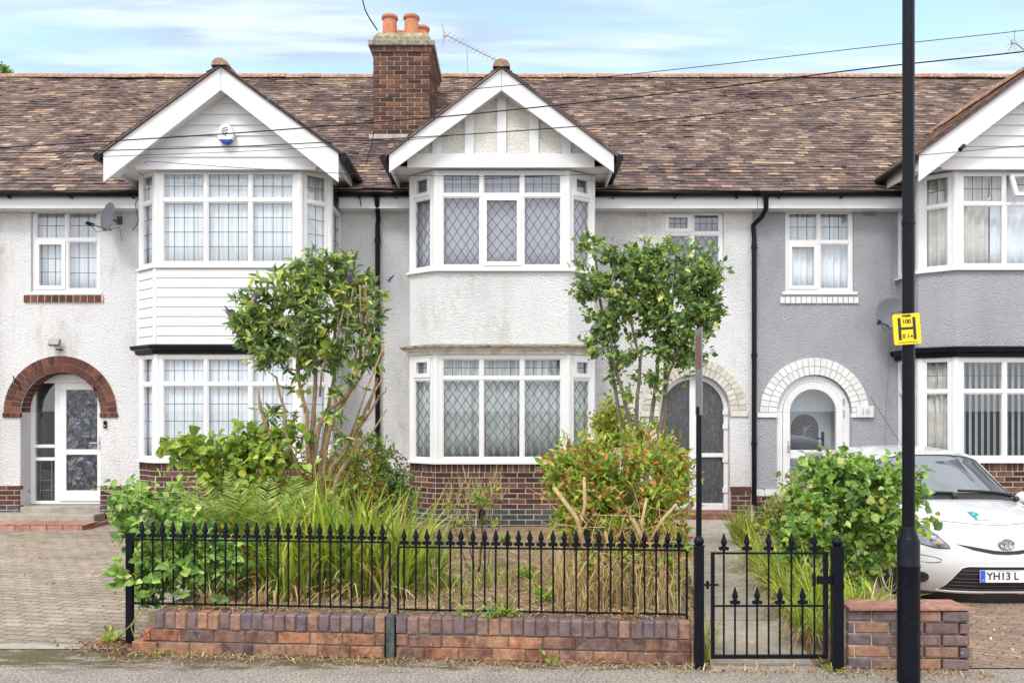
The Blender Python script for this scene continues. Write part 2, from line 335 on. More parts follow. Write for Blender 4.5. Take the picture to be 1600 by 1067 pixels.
def blocks(name, c1, c2, rot):
    m, nt = newmat(name); p = pr(nt, .9, .2)
    v = coords(nt, (1, 1, 1), (0, 0, rot)); bt = N(nt, 'ShaderNodeTexBrick', Scale=1.0); nt.links.new(v, bt.inputs['Vector'])
    bt.inputs['Brick Width'].default_value = .205; bt.inputs['Row Height'].default_value = .105; bt.inputs['Mortar Size'].default_value = .006; bt.inputs['Mortar Smooth'].default_value = .3
    bt.inputs['Color1'].default_value = (*c1, 1); bt.inputs['Color2'].default_value = (*c2, 1); bt.inputs['Mortar'].default_value = (.13, .10, .075, 1); bt.inputs['Bias'].default_value = .1
    w0 = coords(nt); n = noise_t(nt, w0, 30, 6, .7); l = noise_t(nt, w0, 1.2, 8, .7)
    rn = ramp(nt, n.outputs[0], [(.3, (.65, .65, .65)), (.7, (1.3, 1.28, 1.22))]); rl = ramp(nt, l.outputs[0], [(.3, (.75, .75, .76)), (.7, (1.2, 1.18, 1.15))])
    cc = mixc(nt, 1., mixc(nt, 1., bt.outputs[0], rn.outputs[0], 'MULTIPLY').outputs[0], rl.outputs[0], 'MULTIPLY').outputs[0]
    pl = noise_t(nt, w0, 14, 5, .7); rp = ramp(nt, pl.outputs[0], [(.6, (0, 0, 0)), (.7, (1, 1, 1))])       # worn pale patches
    cc = mixc(nt, rp.outputs[0], cc, (.42, .38, .33)).outputs[0]
    nt.links.new(cc, p.inputs['Base Color'])
    h = N(nt, 'ShaderNodeMath', _operation='MULTIPLY_ADD'); nt.links.new(n.outputs[0], h.inputs[0]); h.inputs[1].default_value = .4; 
    iv = N(nt, 'ShaderNodeMath', _operation='SUBTRACT'); iv.inputs[0].default_value = 1; nt.links.new(bt.outputs['Fac'], iv.inputs[1]); nt.links.new(iv.outputs[0], h.inputs[2])
    bump(nt, h.outputs[0], p, .8, .012); out(nt, p); return m
BLK1 = blocks('block_paving', (.27, .225, .185), (.36, .305, .255), R(12)); BLK2 = blocks('block_paving_brown', (.22, .15, .12), (.31, .22, .175), R(40))
sheet('ground', [(-900, -900), (900, -900), (900, 900), (-900, 900)], simple('far_ground', (.24, .23, .20), .95, .1, var=.3, scale=.5), -.32)
sheet('road', [(-60, -4.5, -.11), (60, -4.5, -.11), (60, 2.6, -.11), (-60, 2.6, -.11)], ROAD)
kb = MB(); kb.box(-60, 60, 2.6, 2.73, -.3, 0); struct(kb.build('kerb', CONC))
sheet('pavement', [(-60, 2.73, 0), (60, 2.73, 0), (60, 5.46, 0), (3.0, 5.46, 0), (1.2, 5.62, 0), (-2.6, 5.95, 0), (-60, 6.05, 0)], PAVE)
# raised garden bed of the middle house
def gz(x, y):
    t = min(1, max(0, (y-5.6)/5.6)); base = .27-.17*t
    if x > 1.35: base = min(base, .12)
    return base + .025*noise.noise(Vector((x*1.3, y*1.3, 0))) + .012*noise.noise(Vector((x*5, y*5, 3)))
def yfront(x): return (5.53-.0732*(x-1.212)+.10) if x < 1.2 else 5.50
def pathx(y): return 1.30+(y-5.42)*.163, 1.98+(y-5.42)*.155
mb = MB(); rows = []
for j in range(81):
    t = j/80; r = []
    for i in range(121):
        x = -2.58+5.62*i/120; yf_ = yfront(x); y = yf_+(12.34-yf_)*t; z = gz(x, y); a, b = pathx(y)
        if a-.03 < x < b+.03: z = min(z, .015+(y-5.4)*.02-.03)
        elif a-.15 < x < b+.15: z = min(z, .015+(y-5.4)*.02+.02)
        r.append((x, y, z))
    rows.append(r)
rows.insert(0, [(p[0], p[1]-.01, -.3) for p in rows[0]])
rows = [[(r[0][0]-.01, r[0][1], -.3)]+r+[(r[-1][0]+.01, r[-1][1], -.3)] for r in rows]
mb.grid(rows); struct(mb.build('garden_soil', SOILM, smooth='all'))
# path of stone slabs from the gate to the door
mb = MB(); PSLAB = islandmat('path_slab', [(0, (.27, .24, .20)), (.5, (.34, .30, .25)), (1, (.40, .355, .30))], .9, .2, nscale=8, namt=.3, bs=.5, lich=(9, .62, (.19, .17, .11)))
y = 5.42; k = 0
while y < 11.6:
    L = .58; x0 = 1.30+(y-5.42)*.163; h0 = .015+(y-5.4)*.02
    x1 = 1.98+(y-5.42)*.155
    sk = .163*L
    jt = random.uniform(-.006, .006)
    mb.add([(x0, y, h0-.1), (x1, y, h0-.1), (x1+sk, y+L-.015, h0-.1), (x0+sk, y+L-.015, h0-.1), (x0, y, h0+jt), (x1, y, h0+jt), (x1+sk, y+L-.015, h0+.012), (x0+sk, y+L-.015, h0+.012)],
           [(4, 5, 6, 7), (0, 1, 5, 4), (1, 2, 6, 5), (2, 3, 7, 6), (3, 0, 4, 7)])
    y += L; k += 1
struct(mb.build('path', PSLAB))
# driveways
mb = MB(); mb.grid([[(x, y, .004+.012*noise.noise(Vector((x*.7, y*.7, 1)))+.01*(y > 7)) for x in np.linspace(-14, -2.57, 40)] for y in np.linspace(6.02, 12.34, 30)]); struct(mb.build('driveway', BLK1, smooth='all'))
sheet('driveway_edging', [(-14, 5.96, .006), (-2.7, 5.90, .006), (-2.6, 6.03, .006), (-14, 6.09, .012)], CONC)
mb = MB(); mb.grid([[(x, y, .004-.17*min(1, max(0, (y-5.5)/2.3))) for x in (3.03, 4, 6, 9, 14)] for y in np.linspace(5.47, 12.34, 14)]); struct(mb.build('driveway', BLK2))

# ------------------------------------------------------------------ brickwork
def bricks(mb, A, B, z0, z1, mat=0, low=None, lowmat=1, cap=False, L=.225, C=.0735, d=.0, first=0., deep=.05, g=.0125, thick=.045):
    """bricks over the plane A-B (front faces at local y=-d), stretcher courses; rows with top under 'low' take lowmat"""
    T, W = frame(A, B); mb.T = T
    z = z0; row = 0
    top = z1-(.112 if cap else 0)
    n = max(1, round((top-z0)/C)); C = (top-z0)/n
    for row in range(n):
        z = z0+row*C; off = (first+(row % 2)*.5) % 1
        u = -off*L
        while u < W-1e-3:
            a = max(u, 0)+g/2; b = min(u+L, W)-g/2
            if b-a > .02:
                j = random.uniform(-.0025, .0025)
                mb.cbox(a, b, -d+j-.0, -d+thick, z+g/2, z+C-g/2, .004, lowmat if low is not None and z+C*.5 < low else mat)
            u += L
    if cap:
        u = 0; m = max(1, round(W/.0765)); s = W/m
        for k in range(m):
            j = random.uniform(-.003, .003)
            mb.cbox(k*s+g/2, (k+1)*s-g/2, -d+j-.004, -d+thick, z1-.112+g/2, z1-g*.2, .005, mat)
    mb.T = None
def arch_bricks(mb, cx, cz, r0, y0, rings=2, dr=.118, thick=.10, a0=0, a1=180, nb=26, mi=0, g=.008):
    for k in range(rings):
        ra = r0+k*dr; rb = ra+dr-g; n = int(nb*(1+k*.28)) if False else nb+2*k
        for i in range(n):
            s = (a0+(a1-a0)*(i+.0)/n); e = a0+(a1-a0)*(i+1)/n; ga = math.degrees(g/2/ra)
            s, e = R(s+ga), R(e-ga); j = random.uniform(-.003, .003)
            poly = [(cx+ra*math.cos(s), cz+ra*math.sin(s)), (cx+rb*math.cos(s), cz+rb*math.sin(s)), (cx+rb*math.cos(e), cz+rb*math.sin(e)), (cx+ra*math.cos(e), cz+ra*math.sin(e))]
            mb.prism(poly, y0+j, y0+thick, mi)

# ------------------------------------------------------------------ windows
def window(parent, A, B, z0, z1, cols=(1,), tr=None, sash=(), lead=('grid', 'grid'), grid=((4, 4), (4, 2)), fw=.06, dep=.07, glass=None, sill=None, top_sash=(), dia=.155, name='window', opened=None, inset=0.0):
    """frame as the part; pane, leading and sashes as its sub-parts"""
    T, W = frame(A, B); glass = glass or GLASS
    f = MB(); f.T = T; y0, y1 = -.0+inset, dep+inset
    f.box(0, W, y0, y1, z0, z0+fw); f.box(0, W, y0, y1, z1-fw, z1); f.box(0, fw, y0, y1, z0+fw, z1-fw); f.box(W-fw, W, y0, y1, z0+fw, z1-fw)
    tot = sum(cols); us = [fw]; mw = .048
    inner = W-2*fw-mw*(len(cols)-1); u = fw; cells = []
    for c in cols: cells.append((u, u+inner*c/tot)); u += inner*c/tot+mw
    rows = [(z0+fw, z1-fw)] if tr is None else [(z0+fw, tr-mw/2), (tr+mw/2, z1-fw)]
    if tr is not None: f.box(fw, W-fw, y0, y1, tr-mw/2, tr+mw/2)
    for i in range(len(cells)-1):
        for a, b in rows: f.box(cells[i][1], cells[i+1][0], y0, y1, a, b)
    if sill:
        f.box(-sill, W+sill, -.055, .0-.001, z0-.035, z0+.006)
    fo = f.build(name, UPVC, parent, bevel=.006)
    g = MB(); g.T = T; l = MB(); l.T = T; s = MB(); s.T = T; hs = False
    gy = y0+.028
    for ri, (a, b) in enumerate(rows):
        for ci, (ua, ub) in enumerate(cells):
            if opened and opened == (ri, ci): continue
            issash = (ri == 0 and ci in sash) or (ri == 1 and ci in top_sash)
            ga, gb, za, zb = ua, ub, a, b
            if issash:
                hs = True; q = .048; yy = y0-.014; o = .008
                s.box(ua-o, ub+o, yy, y0+.03, a-o, a+q); s.box(ua-o, ub+o, yy, y0+.03, b-q, b+o)
                s.box(ua-o, ua+q, yy, y0+.03, a+q, b-q); s.box(ub-q, ub+o, yy, y0+.03, a+q, b-q)
                ga, gb, za, zb = ua+q, ub-q, a+q, b-q
            else:       # glazing bead
                q = .012; yy = y0+.010
                s.box(ua, ub, yy, y0+.03, a, a+q); s.box(ua, ub, yy, y0+.03, b-q, b); s.box(ua, ua+q, yy, y0+.03, a+q, b-q); s.box(ub-q, ub, yy, y0+.03, a+q, b-q); hs = True
                ga, gb, za, zb = ua+q, ub-q, a+q, b-q
            g.add([(ga, gy, za), (gb, gy, za), (gb, gy, zb), (ga, gy, zb)], [(0, 1, 2, 3)])
            k = lead[ri]; lw = .0042
            if k == 'grid':
                nx, nz = grid[ri]
                nx = max(1, round(nx*(gb-ga)/max(.3, (inner/len(cells))*.92))) if nx > 1 else nx
                for i in range(1, nx): c = ga+(gb-ga)*i/nx; l.box(c-lw, c+lw, gy-.004, gy-.0015, za, zb)
                for i in range(1, nz): c = za+(zb-za)*i/nz; l.box(ga, gb, gy-.005, gy-.002, c-lw, c+lw)
            elif k == 'dia':
                dw = (gb-ga)/max(1, round((gb-ga)/.118)); dh = (zb-za)/max(1, round((zb-za)/.185))
                for sg in (1, -1):
                    off = gy-.005 if sg > 0 else gy-.0035
                    m = int((gb-ga)/dw+(zb-za)/dh)+2
                    for i in range(-m, m+1):
                        # line (u-ga)/dw - sg*(z-za)/dh = i
                        pts = []
                        for zz in (za, zb):
                            uu = ga+dw*(i+sg*(zz-za)/dh); pts.append((uu, zz))
                        (u0, w0), (u1, w1) = pts
                        # clip in u
                        lo, hi = 0., 1.
                        du = u1-u0
                        for lim, side in ((ga, 1), (gb, -1)):
                            t = (lim-u0)/du
                            if (du > 0) == (side > 0): lo = max(lo, t)
                            else: hi = min(hi, t)
                        if hi-lo < .01: continue
                        P = Vector((u0+du*lo, w0+(w1-w0)*lo)); Q = Vector((u0+du*hi, w0+(w1-w0)*hi)); D = (Q-P).normalized(); nn = Vector((-D.y, D.x))*lw
                        vs = [P-nn, Q-nn, Q+nn, P+nn]
                        l.add([(q_.x, off, q_.y) for q_ in vs]+[(q_.x, off+.0012, q_.y) for q_ in vs], [(0, 1, 2, 3), (0, 4, 5, 1), (1, 5, 6, 2), (2, 6, 7, 3), (3, 7, 4, 0)])
    g.build('pane', glass, fo)
    if l.v: l.build('leading', LEAD, fo)
    if hs: s.build('sash', UPVC, fo)
    return fo, T, cells, rows

def curtain(path, z0, z1, mat, label, amp=.018, wl=.09, gap=None, name='net_curtain', group=None, cat='curtain'):
    pts = [Vector((p[0], p[1], 0)) for p in path]; samp = []; 
    for a, b in zip(pts[:-1], pts[1:]):
        L = (b-a).length; n = max(2, int(L/.015))
        for i in range(n): samp.append((a+(b-a)*i/n, (b-a).normalized()))
    samp.append((pts[-1], (pts[-1]-pts[-2]).normalized()))
    rows = []
    for zz in np.linspace(z0, z1, 5):
        r = []
        for i, (p, d) in enumerate(samp):
            s = i*.015; nn = Vector((-d.y, d.x, 0))
            k = math.sin(s/wl*6.283+1.5*math.sin(s*3.1))*amp + .4*amp*math.sin(s/wl*2.7+zz)
            q = p+nn*k; r.append((q.x, q.y, zz))
        rows.append(r)
    mb = MB(); mb.grid(rows); o = mb.build(name, mat, smooth='all')
    m = o.modifiers.new('cloth', 'SOLIDIFY'); m.thickness = .002
    return tag(o, label, cat, group)

YF, YB = 12.35, 11.4        # facade plane, front of the bays
def bay_pts(xl, xr, cd=.36, dz=.31, yf=YB):
    return [(xl-cd, YF), (xl-cd, yf+dz), (xl, yf), (xr, yf), (xr+cd, yf+dz), (xr+cd, YF)]
def offset_path(P, d):     # push a bay polyline outwards by d
    o = []
    for i, p in enumerate(P):
        ns = []
        for a, b in ((i-1, i), (i, i+1)):
            if a < 0 or b >= len(P): continue
            u = Vector((P[b][0]-P[a][0], P[b][1]-P[a][1])).normalized(); ns.append(Vector((u.y, -u.x)))
        if len(ns) == 1: q = Vector(p)+ns[0]*d
        else:
            m = (ns[0]+ns[1]).normalized(); q = Vector(p)+m*d/max(.3, m.dot(ns[0]))
        o.append((q.x, q.y))
    return o
def band(mb, P, z0, z1, d0, d1, mi=0):      # solid band following the bay between offsets d0 (in) and d1 (out)
    I, O = offset_path(P, d0), offset_path(P, d1)
    for i in range(len(P)-1):
        vs = [(*O[i], z0), (*O[i+1], z0), (*I[i+1], z0), (*I[i], z0), (*O[i], z1), (*O[i+1], z1), (*I[i+1], z1), (*I[i], z1)]
        fs = [(0, 3, 2, 1), (4, 5, 6, 7), (0, 1, 5, 4), (2, 3, 7, 6)]
        if i == 0: fs.append((3, 0, 4, 7))
        if i == len(P)-2: fs.append((1, 2, 6, 5))
        mb.add(vs, fs, mi)
def profile_band(mb, P, prof, mi=0):        # moulding: prof [(d, z)] list
    rows = []
    for d, z in prof:
        rows.append([(*q, z) for q in offset_path(P, d)])
    mb.grid(rows, mi)

def tiles(mb, O, U, S, wid, length, seed, gauge=.1, tw=.165, mi=0, wav=.0, clip=None):
    """plain tiles: O lower left, U across, S up the slope (unit vectors)"""
    rnd = random.Random(seed); U = Vector(U).normalized(); S = Vector(S).normalized(); Nn = U.cross(S).normalized(); O = Vector(O)
    n = int(length/gauge)+1
    for r in range(n):
        s0 = r*gauge; off = (r % 2)*.5*tw; u = -off
        while u < wid:
            a, b = max(u, 0)+.0015, min(u+tw, wid)-.0015
            if b-a > .02:
                P0 = O+U*((a+b)/2)+S*s0
                w_ = wav*(noise.noise(Vector((P0.x*.45, r*.09, 3.3)))+.5*noise.noise(Vector((P0.x*1.3, r*.2, 8.1)))) if wav else 0
                ws = wav*1.6*noise.noise(Vector((P0.x*.5, r*.12, 12.7))) if wav else 0
                j1, j2, js = rnd.uniform(0, .006), rnd.uniform(-.002, .002), rnd.uniform(-.006, .006)+ws
                if rnd.random() < .03: j1 += .012
                t = .016; e = min(s0+gauge*1.25+js, length+.0)
                pts = [(a, s0+js, .020+w_+j1), (b, s0+js, .020+w_+j1+j2), (b, e, w_+.002), (a, e, w_+.002), (a, s0+js, .020+w_+j1-t), (b, s0+js, .020+w_+j1+j2-t)]
                vs = [O+U*q[0]+S*q[1]+Nn*q[2] for q in pts]
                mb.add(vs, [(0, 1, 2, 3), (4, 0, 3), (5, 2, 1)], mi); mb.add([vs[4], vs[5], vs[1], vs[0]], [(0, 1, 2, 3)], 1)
            u += tw
def ridge_tiles(mb, A, B, r=.11, L=.32, squash=.9):
    A, B = Vector(A), Vector(B); D = (B-A); n = max(1, int(D.length/L)); D.normalize(); side = D.cross(Vector((0, 0, 1))).normalized()
    st = (B-A).length/n
    for i in range(n):
        p, q = A+D*(i*st+.004), A+D*((i+1)*st-.004); vs = []; j = random.uniform(-.006, .006)
        for c in (p, q):
            for rr in (r, r-.018):
                for k in range(9):
                    t = math.pi*k/8; vs.append(c+side*rr*math.cos(t)+Vector((0, 0, 1))*(rr*squash*math.sin(t)+j))
        fs = []
        for k in range(8):
            fs += [(k, k+1, 18+k+1, 18+k), (9+k, 27+k, 27+k+1, 9+k+1), (k, 9+k, 9+k+1, k+1), (18+k, 18+k+1, 27+k+1, 27+k)]
        fs += [(0, 18, 27, 9), (8, 17, 35, 26)]
        mb.add(vs, fs)

# main roof: eaves (y 12.0, z 4.86) to ridge (y 15.9, z 8.04)
E0, Z0, RY, RZ = 12.0, 4.865, 15.9, 8.04
SL = math.hypot(RY-E0, RZ-Z0); SD = Vector((0, (RY-E0)/SL, (RZ-Z0)/SL))
YBACK = 19.7
def house_shell(h, x0, x1, mat, bays, openings, arch=None, seed=1, lowmat=None):
    """facade with openings; openings [(xa,xb,za,zb)], bays [(xa,xb)]; arch (cx,R,spring)"""
    mb = MB(); D = YF+.25; zt = 4.80
    ops = list(openings)+[(a, b, -.3, 4.70) for a, b in bays]
    if arch: cx, Ra, sp = arch; ops.append((cx-Ra, cx+Ra, -.3, sp+Ra+.02))
    xs = sorted({x0, x1}|{q for o in ops for q in o[:2]}); zs = sorted({-.3, zt}|{min(zt, q) for o in ops for q in o[2:]})
    for i in range(len(xs)-1):
        j = 0
        while j < len(zs)-1:
            def solid(j):
                cx_, cz_ = (xs[i]+xs[i+1])/2, (zs[j]+zs[j+1])/2
                return not any(o[0] < cx_ < o[1] and o[2] < cz_ < o[3] for o in ops)
            if solid(j):
                k = j
                while k+1 < len(zs)-1 and solid(k+1): k += 1
                mb.box(xs[i], xs[i+1], YF, D, zs[j], zs[k+1]); j = k+1
            else: j += 1
    if arch:
        n = 24
        for i in range(n):
            t0, t1 = math.pi-math.pi*i/n, math.pi-math.pi*(i+1)/n
            xa, xb = cx+Ra*math.cos(t0), cx+Ra*math.cos(t1); za, zb = sp+Ra*math.sin(t0), sp+Ra*math.sin(t1)
            mb.prism([(xa, za), (xb, zb), (xb, sp+Ra+.02), (xa, sp+Ra+.02)], YF, D)
    mb.build('wall', mat, h)
    # flank and rear walls, floors and ceiling
    s = MB(); s.box(x0+.003, x0+.12, D, YBACK, -.3, zt); s.box(x1-.12, x1-.003, D, YBACK, -.3, zt); s.box(x0+.12, x1-.12, YBACK-.2, YBACK, -.3, zt)
    s.build('side_wall', mat, h)
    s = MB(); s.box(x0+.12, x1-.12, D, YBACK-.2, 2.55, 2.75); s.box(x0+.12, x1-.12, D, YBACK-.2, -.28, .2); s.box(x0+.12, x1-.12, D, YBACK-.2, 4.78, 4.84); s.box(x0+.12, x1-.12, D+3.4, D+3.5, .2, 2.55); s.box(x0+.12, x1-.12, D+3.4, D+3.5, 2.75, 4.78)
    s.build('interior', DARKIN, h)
def main_roof(h, x0, x1, seed, left_end=False, right_end=False):
    mb = MB(); tiles(mb, (x0, E0, Z0), (1, 0, 0), SD, x1-x0, SL-.04, seed, wav=.034)
    # battens and back slope
    e = .03
    mb.add([(x0, E0, Z0-e), (x1, E0, Z0-e), (x1, RY, RZ-e-.01), (x0, RY, RZ-e-.01)], [(0, 1, 2, 3)])
    mb.add([(x0, RY, RZ-.01), (x1, RY, RZ-.01), (x1, YBACK+.4, 4.80), (x0, YBACK+.4, 4.80)], [(0, 1, 2, 3)])
    for xx in (x0, x1): mb.add([(xx, E0+.1, Z0), (xx, YBACK+.3, 4.85), (xx, RY, RZ-.05)], [(0, 1, 2)])
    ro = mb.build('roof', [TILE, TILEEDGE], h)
    r = MB(); ridge_tiles(r, (x0, RY, RZ-.03), (x1, RY, RZ-.03)); r.build('ridge', RIDGE, ro, smooth=True)
    return ro
def gutters(h, segs, pipes=()):
    for a, b in segs:
        mb = MB(); mb.box(a, b, 12.115, 12.14, 4.63, 4.80); mb.box(a, b, 12.14, YF-.002, 4.63, 4.65); mb.build('fascia', BOARD, h)
        g = MB(); n = 8; rows = []
        for k in range(n+1):
            t = math.pi*k/n; rows.append([(a, 12.055-.058*math.cos(t), 4.845-.06*math.sin(t)), (b, 12.055-.058*math.cos(t), 4.845-.06*math.sin(t))])
        g.grid(rows)
        for xx in (a, b):
            g.add([(xx, 12.055-.058*math.cos(math.pi*k/n), 4.845-.06*math.sin(math.pi*k/n)) for k in range(n+1)], [tuple(range(n+1))])
        x = a+.3
        while x < b-.05:
            g.box(x-.012, x+.012, 12.0, 12.115, 4.765, 4.78); x += .9
        o = g.build('gutter', BLACK, h, smooth=True); m = o.modifiers.new('t', 'SOLIDIFY'); m.thickness = .004
def gable(h, cx, half, apex, ftop, fbot, inner, kind, seed, beam=(4.97, 5.17), bx=(1.2, 1.2), yf=11.10, infy=11.33):
    """bay gable: tiled roof, barge boards, infill, soffit, side gutters"""
    sl = (apex-ftop)/half; L = math.hypot(half+.06, (half+.06)*sl); cs = (half+.06)/L; sn = cs*sl
    mb = MB(); dep = 13.95-(yf-.04)
    tiles(mb, (cx-half-.06, yf-.04+dep, apex-(half+.06)*sl+.03), (0, -1, 0), (cs, 0, sn), dep, L-.0, seed)
    tiles(mb, (cx+half+.06, yf-.04, apex-(half+.06)*sl+.03), (0, 1, 0), (-cs, 0, sn), dep, L-.0, seed+1)
    # undercloak edge under the verge tiles
    for sg in (-1, 1):
        p = [(cx, apex+.028), (cx+sg*(half+.05), apex+.028-(half+.05)*sl), (cx+sg*(half+.05), apex+.004-(half+.05)*sl), (cx, apex+.004)]
        if sg < 0: p = p[::-1]
        mb.prism(p[::-1], yf-.035, 13.9)
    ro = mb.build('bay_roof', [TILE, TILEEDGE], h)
    r = MB(); ridge_tiles(r, (cx, yf-.06, apex+.0), (cx, 13.8, apex+.0), .115, .32); 
    r.T = None
    vs = [(cx+.105*math.cos(math.pi*k/10), yf-.07, apex+.0+.095*math.sin(math.pi*k/10)) for k in range(11)]
    r.add(vs+[(v_[0], yf-.03, v_[2]) for v_ in vs], [tuple(range(11))]+[(k, k+11, k+12, k+1) for k in range(10)])
    r.build('ridge', RIDGE, ro, smooth=True)
    for sg in (-1, 1):
        b = MB(); a = cx+sg*.0015
        poly = [(a, apex), (a, inner), (cx+sg*half, fbot), (cx+sg*half, ftop)]
        if sg < 0: poly = poly
        else: poly = poly[::-1]
        b.prism(poly, yf, yf+.032); b.build('barge_board', BOARD, h, bevel=.004)
    # infill
    i = MB(); top = apex-.05; hw = half-.06
    if kind == 'boards':
        z = beam[0]; k = 0
        while z < top:
            z2 = min(z+.145, top); wa = (top+.02-z)/sl*.98; wb = max(.0, (top+.02-z2)/sl*.98)
            wa = min(wa, bx[0] if z < 5.0 else half-.03); wb = min(wb, half-.03)
            i.add([(cx-wa, infy-.018, z), (cx+wa, infy-.018, z), (cx+wb, infy, z2), (cx-wb, infy, z2), (cx-wa, infy, z), (cx+wa, infy, z)], [(0, 1, 2, 3), (4, 5, 1, 0)]); z = z2
        i.box(cx-1.22, cx+1.22, infy-.04, infy+.02, beam[0]-.03, beam[0]+.012)
        i.build('gable_boarding', BOARD, h)
    else:
        i.prism([(cx-half+.02, beam[1]-.02), (cx+half-.02, beam[1]-.02), (cx, top)], infy, infy+.05); i.build('gable_wall', CREAM_R, h)
        t = MB(); t.box(cx-bx[0], cx+bx[1], infy-.05, infy-.002, beam[0], beam[1])
        for k in (-2, -1, 0, 1, 2):
            xx = cx+k*.44; hwid = .062; zt = apex-.14-abs(k*.44)*sl
            if zt-beam[1] > .05: t.box(xx-hwid, xx+hwid, infy-.034, infy-.001, beam[1]+.001, zt)
        t.build('gable_timber', BOARD, h, bevel=.003)
    s = MB(); s.box(cx-half+.02, cx+half-.02, infy+.055, YF, 4.995, 5.025)
    for sg in (-1, 1):
        xx = cx+sg*(half-.01); s.box(xx-.012, xx+.012, yf+.034, YF-.3, ftop-.2, ftop-.03)
        # sloping soffit boards between barge board and infill
        p = [(cx, inner+.02), (cx+sg*(half-.03), fbot+.14), (cx+sg*(half-.03), fbot+.17), (cx, inner+.05)]
        if sg > 0: p = p
        else: p = p[::-1]
        s.prism(p, yf+.034, infy+.1)
    s.build('soffit', BOARD, h)
    for sg in (-1, 1):
        g = MB(); xx = cx+sg*(half+.075); zz = ftop-.05
        g.tube([(xx, yf-.02, zz), (xx, 12.25, zz-.02)], .052, 10); g.build('gutter', BLACK, h, smooth=True)

def door_arch_frame(mb, cx, Ra, sp, y0, y1, z0, fw, mi=0):
    mb.box(cx-Ra, cx-Ra+fw, y0, y1, z0, sp, mi); mb.box(cx+Ra-fw, cx+Ra, y0, y1, z0, sp, mi)
    n = 24
    for i in range(n):
        t0, t1 = math.pi*i/n, math.pi*(i+1)/n
        q = [(cx+Ra*math.cos(t0), sp+Ra*math.sin(t0)), (cx+Ra*math.cos(t1), sp+Ra*math.sin(t1)), (cx+(Ra-fw)*math.cos(t1), sp+(Ra-fw)*math.sin(t1)), (cx+(Ra-fw)*math.cos(t0), sp+(Ra-fw)*math.sin(t0))]
        mb.prism(q, y0, y1, mi)
def vent(h, px0, px1, py0, py1, mat):
    x0, x1, z1, z0 = X(px0, YF), X(px1, YF), Hh(py0, YF), Hh(py1, YF); mb = MB()
    n, m = 6, 4; a, b = (x1-x0)/(2*n+1), (z1-z0)/(2*m+1)
    mb.box(x0, x1, YF-.004, YF+.0, z0, z1, 1)
    for i in range(n+1): mb.box(x0+2*i*a, x0+(2*i+1)*a, YF-.014, YF-.005, z0, z1)
    for j in range(m+1): mb.box(x0, x1, YF-.012, YF-.0045, z0+2*j*b, z0+(2*j+1)*b)
    mb.build('air_brick', [mat, BLACK], h)
def pipe(h, pts, r=.034, collars=()):
    mb = MB(); mb.tube(pts, r, 10)
    for c in collars: mb.tube([(pts[-1][0], pts[-1][1], c-.03), (pts[-1][0], pts[-1][1], c+.03)], r+.008, 10)
    mb.build('drainpipe', BLACK, h, smooth=True)

